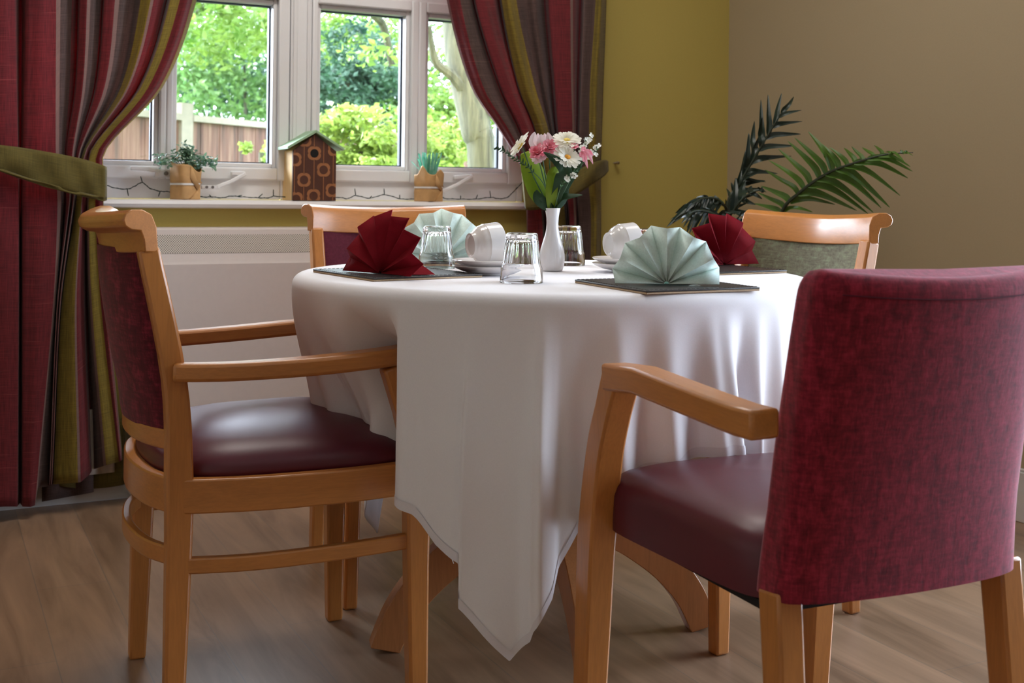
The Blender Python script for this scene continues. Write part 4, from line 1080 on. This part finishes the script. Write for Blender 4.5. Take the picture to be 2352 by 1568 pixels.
for a, b in (((327, 419), (323, 405)), ((292, 434), (295, 450)), ((368, 439), (364, 451)), ((485, 452), (481, 447)), ((545, 451), (556, 448)), ((593, 454), (603, 445)), ((628, 450), (628, 435)), ((817, 449), (815, 433)), ((849, 455), (854, 450)), ((883, 447), (882, 433)), ((918, 456), (918, 447)), ((1058, 457), (1058, 449)), ((1093, 457), (1097, 447)), ((1127, 453), (1125, 438)), ((1183, 436), (1190, 430)), ((1015, 455), (1016, 446))):
    m = MB(); A, B_ = cpt(*a), cpt(*b); m.tube([A, A+(B_-A)*.6, B_], [.0015, .0017, .0012], 7); obj('bulb', m, M['cable'], sl)
# ================================================================== palm in the corner
PB = Vector((.74, 3.62, 0))
palm = thing('potted_palm', 'potted palm with dark and bright green fronds in the corner behind the green chair', 'plant', PB)
m = MB(); m.lathe([(0, 0), (.11, 0), (.115, .01), (.145, .26), (.155, .265), (.155, .30), (.14, .30), (.135, .27), (0, .27)], 36); obj('pot', m, M['pot_glaze'], palm, world=False)
m = MB(); m.lathe([(0, .275), (.134, .275)], 24); obj('soil', m, M['soil'], palm, world=False)
def q7(x, y): return 1450+x/3.36, 180+y/3.36
def frond(mat, spine, Ys, groups, w, seed):
    rnd = random.Random(seed)
    pts = [at(*q7(x, y), Y) for (x, y), Y in zip(spine, Ys)]
    root = PB+Vector((rnd.uniform(-.03, .03), rnd.uniform(-.03, .03), .27))
    path = smooth_path([root, root+(pts[0]-root)*.55+Vector((0, .03, .06))]+pts, 8)
    m = MB(); m.tube(path, [.008, .0065, .005, .004, .003, .0012], 7); stem = obj('stem', m, M['palm_stem'], palm)
    lv = MB(); sp = smooth_path(pts, 12)
    for tips, f0, f1, dy, sag in groups:
        n = len(tips)
        for i, (x, y) in enumerate(tips):
            f = f0+(f1-f0)*(i/(max(1, n-1))); k = min(len(sp)-1, max(0, int(f*(len(sp)-1)))); b = sp[k]
            Y = b.y+dy+rnd.uniform(-.02, .02); tip = at(*q7(x, y), Y); d = tip-b; L = d.length
            if L < .022: continue
            mid = b+d*.5+Vector((0, 0, 1))*L*sag+Vector((0, rnd.uniform(-.02, .02), 0))
            tn = (sp[min(k+1, len(sp)-1)]-sp[max(0, k-1)]).normalized()
            q = b+d*.18+tn*L*.05+Vector((0, 0, 1))*L*sag*.5
            lv.blade([b, q, mid, tip], w*(.8+.25*rnd.random())*min(1, .3+L*4), Vector((rnd.uniform(-.2, .2), -1, .35)), 5, .22, 0, [.45, .9, 1, .92, .74, .46, .06])
    o = obj('frond', lv, mat, palm); stem.parent = o
    return o
frond(M['palm_green'], [(1150, 1055), (1300, 880), (1500, 740), (1700, 660), (1950, 590), (2175, 572)], [3.42, 3.36, 3.30, 3.24, 3.18, 3.14],
      [([(945, 965), (975, 880), (1000, 830), (1030, 705), (1060, 632), (1135, 545), (1208, 485), (1260, 458), (1365, 410), (1430, 480), (1527, 530), (1640, 535), (1700, 525), (1780, 532), (1872, 515), (1940, 572), (2110, 572)], .02, .90, .06, .05),
       ([(1400, 1032), (1572, 972), (1740, 1020), (1828, 1045), (1868, 1035), (1928, 1000), (1995, 996), (2075, 905), (2135, 770), (2170, 718), (2155, 682), (2104, 640), (2175, 598)], .05, .92, -.06, .10)], .027, 1)
frond(M['palm_dark'], [(745, 1010), (830, 820), (905, 690), (1000, 530), (1090, 380), (1165, 260)], [3.55, 3.55, 3.54, 3.52, 3.5, 3.48],
      [([(868, 640), (880, 560), (905, 420), (950, 330), (1000, 165), (1055, 125), (1160, 115), (1255, 140)], .12, .97, .04, .0),
       ([(910, 430), (1000, 420), (1010, 300)], .3, .6, -.02, .0),
       ([(1000, 860), (1040, 800), (1130, 735), (1235, 600), (1265, 522), (1308, 430), (1322, 332), (1315, 245)], .12, .92, -.04, .05)], .027, 2)
frond(M['palm_dark'], [(745, 1060), (690, 960), (620, 925), (540, 930), (470, 970)], [3.52, 3.46, 3.40, 3.34, 3.30],
      [([(640, 1060), (590, 1090), (530, 1160), (470, 1190), (425, 1200), (390, 1120), (415, 1035)], .25, .98, -.03, .02),
       ([(640, 900), (560, 935), (500, 920), (430, 1030), (340, 1040)], .2, .98, .05, .06),
       ([(600, 1180), (500, 1180), (430, 1150), (275, 1145)], .1, .8, -.07, .05)], .026, 3)
frond(M['palm_dark'], [(745, 1150), (690, 1085), (620, 1040), (550, 1020), (480, 1025), (430, 1060)], [3.46, 3.40, 3.34, 3.30, 3.27, 3.25],
      [([(560, 960), (520, 985), (465, 985), (410, 1030), (345, 1040), (300, 1090), (275, 1145)], .2, .85, .03, .05),
       ([(640, 1190), (590, 1200), (530, 1230), (480, 1235), (440, 1210), (400, 1150), (385, 1118)], .1, .85, -.04, .03)], .022, 8)
frond(M['palm_dark'], [(750, 1060), (770, 960), (800, 880), (850, 800), (890, 740)], [3.58, 3.57, 3.56, 3.55, 3.54],
      [([(728, 930), (735, 850), (770, 800), (806, 768), (850, 700)], .1, .85, .02, .0), ([(900, 960), (950, 900), (1010, 850), (1035, 790), (1000, 720)], .1, .85, -.03, .04)], .034, 9)
frond(M['palm_dark'], [(755, 1120), (800, 1010), (860, 930), (930, 880), (1000, 860)], [3.50, 3.46, 3.42, 3.38, 3.36],
      [([(905, 1030), (960, 975), (1010, 930), (1040, 880)], .2, .98, -.02, .03), ([(805, 770), (880, 790), (930, 830), (990, 850)], .2, .95, .03, .05)], .040, 4)
frond(M['palm_dark'], [(735, 1330), (745, 1230), (770, 1150), (810, 1090), (850, 1050)], [3.50, 3.46, 3.42, 3.38, 3.36],
      [([(950, 1255), (960, 1170), (905, 1105), (905, 1030)], .15, .95, -.03, .06), ([(600, 1250), (560, 1180), (640, 1100), (720, 1030)], .15, .95, .02, .05)], .036, 5)
frond(M['palm_dark'], [(790, 1500), (850, 1420), (900, 1330), (935, 1260), (965, 1200)], [3.45, 3.40, 3.36, 3.33, 3.31],
      [([(1000, 1420), (985, 1340), (975, 1270), (968, 1210)], .1, .95, -.02, .04), ([(820, 1330), (850, 1270), (900, 1230)], .1, .9, .03, .04)], .03, 6)

# ================================================================== the garden outside
GZ = -.20
m = MB(); m.box(-30, 30, 4.0, 40, GZ-.1, GZ)
gl_ = obj('lawn', m, M['lawn'], None, flat=True); struct(gl_)
gl_.location = (0, 0, 0)
# close the ground under the window wall side: it starts outside the house
for v in gl_.data.vertices:
    if v.co.y < 4.1: v.co.y = 3.2+.4986*(v.co.x+1.127)+.75
FD = Vector((.41, .912, 0)).normalized()
F0 = at(415, 300, 8.2); F0.z = 0
fence = thing('garden_fence', 'weathered brown board fence with concrete posts across the garden', 'fence', (F0.x, F0.y, GZ))
FN = Vector((FD.y, -FD.x, 0))
bd_ = MB()
rnd = random.Random(3)
for sgm in range(-3, 6):
    a = F0+FD*(sgm*1.85)
    p = MB(); c0 = a+Vector((0, 0, GZ)); w = .06
    for du, dv in ((0, 0),):
        q = [c0-FD*w-FN*w, c0+FD*w-FN*w, c0+FD*w+FN*w, c0-FD*w+FN*w]
        p.add([x for x in q]+[x+Vector((0, 0, 1.71)) for x in q], [(0, 3, 2, 1), (4, 5, 6, 7), (0, 1, 5, 4), (1, 2, 6, 5), (2, 3, 7, 6), (3, 0, 4, 7)])
    obj('post', p, M['fence_post'], fence)
    b = MB()
    n = 16
    for i in range(n):
        s = a+FD*(.07+i*1.71/n); e = s+FD*(1.71/n+.012); o = FN*(.004*(i % 2)+.02)
        q = [s+o-FN*.01, e+o-FN*.01, e+o+FN*.008, s+o+FN*.008]
        b.add([x+Vector((0, 0, .12+GZ)) for x in q]+[x+Vector((0, 0, 1.60+GZ+rnd.uniform(-.005, .005))) for x in q], [(0, 3, 2, 1), (4, 5, 6, 7), (0, 1, 5, 4), (1, 2, 6, 5), (2, 3, 7, 6), (3, 0, 4, 7)])
    pn = obj('board_panel', b, M['fence'], fence, flat=True)
    r = MB()
    for z, h in ((1.61, .045), (1.22, .07)):
        r.bar([a+FD*.06+Vector((0, 0, GZ+z))+FN*.035, a+FD*1.79+Vector((0, 0, GZ+z))+FN*.035], .06, h, (0, 0, 1))
    obj('rail', r, M['fence_post'], pn)
    g = MB(); g.bar([a+FD*.06+Vector((0, 0, GZ+.15)), a+FD*1.79+Vector((0, 0, GZ+.15))], .05, .30, (0, 0, 1)); obj('gravel_board', g, M['fence_post'], pn)
def crown(name, label, c, rad, n, ls, mats, trunk=None, seed=0, hollow=.45, cat='tree', gaps=0, trunk_r=.05, off=(0, 0)):
    rnd = random.Random(seed)
    t = thing(name, label, cat, (c[0]+off[0], c[1]+off[1], GZ), 0, 'trees and shrubs outside the window')
    vs = []; fs = []; mi = []
    cl = [Vector((rnd.gauss(0, .55), rnd.gauss(0, .55), rnd.gauss(0, .5))) for _ in range(max(6, n//90))]
    for i in range(n):
        k = rnd.choice(cl); p = k+Vector((rnd.gauss(0, .13), rnd.gauss(0, .13), rnd.gauss(0, .10)))
        if p.length > 1.25: continue
        p = Vector((c[0]+p.x*rad[0], c[1]+p.y*rad[1], c[2]+p.z*rad[2]))
        if p.z < GZ+.05: continue
        d = Vector((rnd.gauss(0, 1), rnd.gauss(0, 1), rnd.gauss(-.3, .6))).normalized(); s = d.cross(Vector((rnd.gauss(0, 1), rnd.gauss(0, 1), rnd.gauss(0, 1)))).normalized()
        L = ls*rnd.uniform(.6, 1.3); o = len(vs)
        up = d.cross(s)*L*.12
        vs += [p-d*L*.5, p+s*L*.28+up, p+d*L*.5, p-s*L*.28+up]; fs += [(o, o+1, o+2), (o, o+2, o+3)]
    m = MB(); m.add(vs, fs); obj('crown', m, mats, t, flat=True)
    m = MB()
    base = Vector((c[0]+off[0], c[1]+off[1], GZ))
    if trunk: m.tube(smooth_path(trunk[0], 6), trunk[1], 14)
    else: m.tube(smooth_path([base, base+Vector((.03, .02, (c[2]-GZ)*.5)), Vector(c)], 5), [trunk_r, trunk_r*.7, trunk_r*.3], 8)
    tk = obj('trunk', m, M['bark'], t)
    if trunk:
        for br in trunk[2]:
            m = MB(); m.tube(smooth_path(br[0], 6), br[1], 8); obj('branch', m, M['bark'], tk)
    return t
def C_(u, v, Y): q = at(u, v, Y); return (q.x, q.y, q.z)
crown('broadleaf_tree', 'light green broadleaf tree hanging over the fence beyond the left window panes', C_(480, 10, 7.6), (.8, .7, .45), 5200, .06, M['fol_light'], seed=1, off=(-1.6, .3))
crown('broadleaf_tree', 'mid green tree standing behind the fence beyond the left window panes', C_(560, 110, 11), (1.0, .7, .8), 9000, .07, M['fol_mid'], seed=2, trunk_r=.03)
crown('conifer_hedge', 'dark green conifer behind the fence, above the fence top in the left window', C_(500, 190, 12.5), (1.3, .6, .5), 12000, .065, M['fol_dark'], seed=3)
crown('conifer_hedge', 'dark blue green bush seen through the middle window pane', C_(800, 190, 7.8), (.40, .4, .35), 6000, .045, M['fol_dark'], seed=4, cat='tree')
crown('broadleaf_tree', 'light leafy tree filling the top of the middle window pane', C_(800, 60, 9.8), (.55, .5, .42), 3600, .055, M['fol_light'], seed=5, off=(.75, .2), trunk_r=.03)
crown('broadleaf_tree', 'mid green tree behind the hanging leaves at the right of the middle pane', C_(850, 190, 15.5), (1.4, .5, 1.1), 14000, .085, M['fol_mid'], seed=15)
crown('flowering_shrub', 'bright yellow green shrub low in the middle window pane', C_(830, 345, 6.0), (.40, .35, .20), 6000, .042, M['fol_shrub'], seed=6, cat='shrub')
crown('flowering_shrub', 'bright green shrub low in the right window pane beside the tree trunk', C_(1015, 345, 6.6), (.22, .3, .22), 2600, .04, M['fol_shrub'], seed=7, cat='shrub')
crown('flowering_shrub', 'small green shrub at the foot of the fence in the left window', C_(600, 350, 6.8), (.12, .2, .14), 500, .045, M['fol_shrub'], seed=8, cat='shrub')
TB = [at(1112, 560, 5.6), at(1106, 385, 5.6), at(1094, 300, 5.6), at(1074, 200, 5.62), at(1052, 100, 5.65), at(1046, 0, 5.7), at(1055, -150, 5.75)]
TB[0].z = GZ; TB[0].x = TB[1].x
crown('garden_tree', 'large tree with pale forked trunk beyond the right window pane', C_(1010, -60, 6.0), (.8, .6, .42), 2800, .05, M['fol_light'],
      trunk=(TB, [.085, .068, .075, .078, .07, .062, .05], [([at(1085, 235, 5.6), at(1040, 175, 5.55), at(1000, 140, 5.5), at(985, 60, 5.45)], [.04, .026, .02, .012]),
      ([at(900, 150, 6.2), at(880, 60, 6.1), at(850, 20, 6.0), at(800, -120, 5.9)], [.02, .02, .02, .018]),
      ([at(1125, 260, 5.6), at(1150, 170, 5.6), at(1185, 60, 5.6)], [.045, .03, .02])]), seed=9)
crown('broadleaf_tree', 'pale leafy tree far behind the forked trunk in the right window pane', C_(1050, 210, 14), (.8, .5, .55), 4500, .075, M['fol_light'], seed=10)

# ================================================================== light
w = bpy.data.worlds.new('overcast_sky'); S.world = w; w.use_nodes = True
nt = w.node_tree; bg = nt.nodes['Background']
tc = nt.nodes.new('ShaderNodeTexCoord'); sp_ = nt.nodes.new('ShaderNodeSeparateXYZ'); rp = nt.nodes.new('ShaderNodeValToRGB')
nt.links.new(tc.outputs['Generated'], sp_.inputs[0]); nt.links.new(sp_.outputs[2], rp.inputs[0]); nt.links.new(rp.outputs[0], bg.inputs['Color'])
rp.color_ramp.elements[0].color = (.70, .83, 1.0, 1); rp.color_ramp.elements[1].color = (.76, .87, 1.0, 1)
bg.inputs['Strength'].default_value = WORLD
def area(name, loc, rot, sx, sy, e, col=(1, 1, 1), portal=False):
    l = bpy.data.lights.new(name, 'AREA'); l.shape = 'RECTANGLE'; l.size = sx; l.size_y = sy; l.energy = e; l.color = col
    if portal: l.cycles.is_portal = True
    o = link(bpy.data.objects.new(name, l)); o.location = loc; o.rotation_euler = rot; return o
p = WP((O0+O1)/2, -.20, (OZ0+OZ1)/2)
area('window_portal', p, (math.radians(90), 0, WTH+PI), O1-O0, OZ1-OZ0, 1, portal=True)
k = (K0+K1)/2
p = Vector((CX0+EX*k, CY0+EY*k, (KZ0+KZ1)/2)); nrm = Vector((-EY, EX, 0))
nin = Vector((EY, -EX, 0))               # into the room
p = p-nin*.22
def aim(o, d): o.rotation_euler = Vector(d).to_track_quat('-Z', 'Y').to_euler()
o = area('glass_door_portal', p, (0, 0, 0), K1-K0, KZ1-KZ0, 1, portal=True); aim(o, nin)
for ob in S.objects:
    if ob.name == 'window_portal': aim(ob, (NX, NY, 0))
for s, t, k in ((.1, 1.0, 1.0), (1.0, 1.0, 1.0), (1.6, 1.4, .3), (-.6, 3.6, .1), (.9, 3.6, .1)):  # unseen fill lights added at the ceiling, mostly to brighten window frames and wall
    area('added_ceiling_fill', WP(s, t, CEIL-.01), (0, 0, 0), .55, .55, FILL*k, (1, .94, .88))
l = bpy.data.lights.new('soft_daylight', 'SUN'); l.energy = SUN; l.angle = math.radians(50); l.color = (.78, .88, 1)
o = link(bpy.data.objects.new('soft_daylight', l)); o.location = (-3, 9, 6); aim(o, (.50*DX+.62*NX, .50*DY+.62*NY, -.62))

# ================================================================== camera
cam = bpy.data.cameras.new('camera'); co_ = link(bpy.data.objects.new('camera', cam)); S.camera = co_
cam.sensor_width = 36; cam.sensor_fit = 'HORIZONTAL'; cam.lens = 36*FPX/2352; cam.shift_y = -(784-VH)/2352; cam.shift_x = 0
ix, jx, kx = Vector((CR, 0, SR)), Vector((-SR, 0, CR)), Vector((0, -1, 0))
mt = Matrix((ix, jx, kx)).transposed().to_4x4(); mt.translation = Vector((0, 0, EYE)); co_.matrix_world = mt
cam.clip_start = .02; cam.clip_end = 200
cam.dof.use_dof = True; cam.dof.focus_distance = 2.2; cam.dof.aperture_fstop = 8
S.view_settings.view_transform = 'Standard'; S.view_settings.look = 'None'; S.view_settings.gamma = 1; S.view_settings.use_curve_mapping = False
S.view_settings.exposure = EXPO
S.cycles.use_denoising = True; S.cycles.max_bounces = 10; S.cycles.diffuse_bounces = 5; S.cycles.transparent_max_bounces = 16; S.cycles.transmission_bounces = 12; S.cycles.caustics_refractive = False; S.cycles.caustics_reflective = False; S.cycles.sample_clamp_indirect = 6
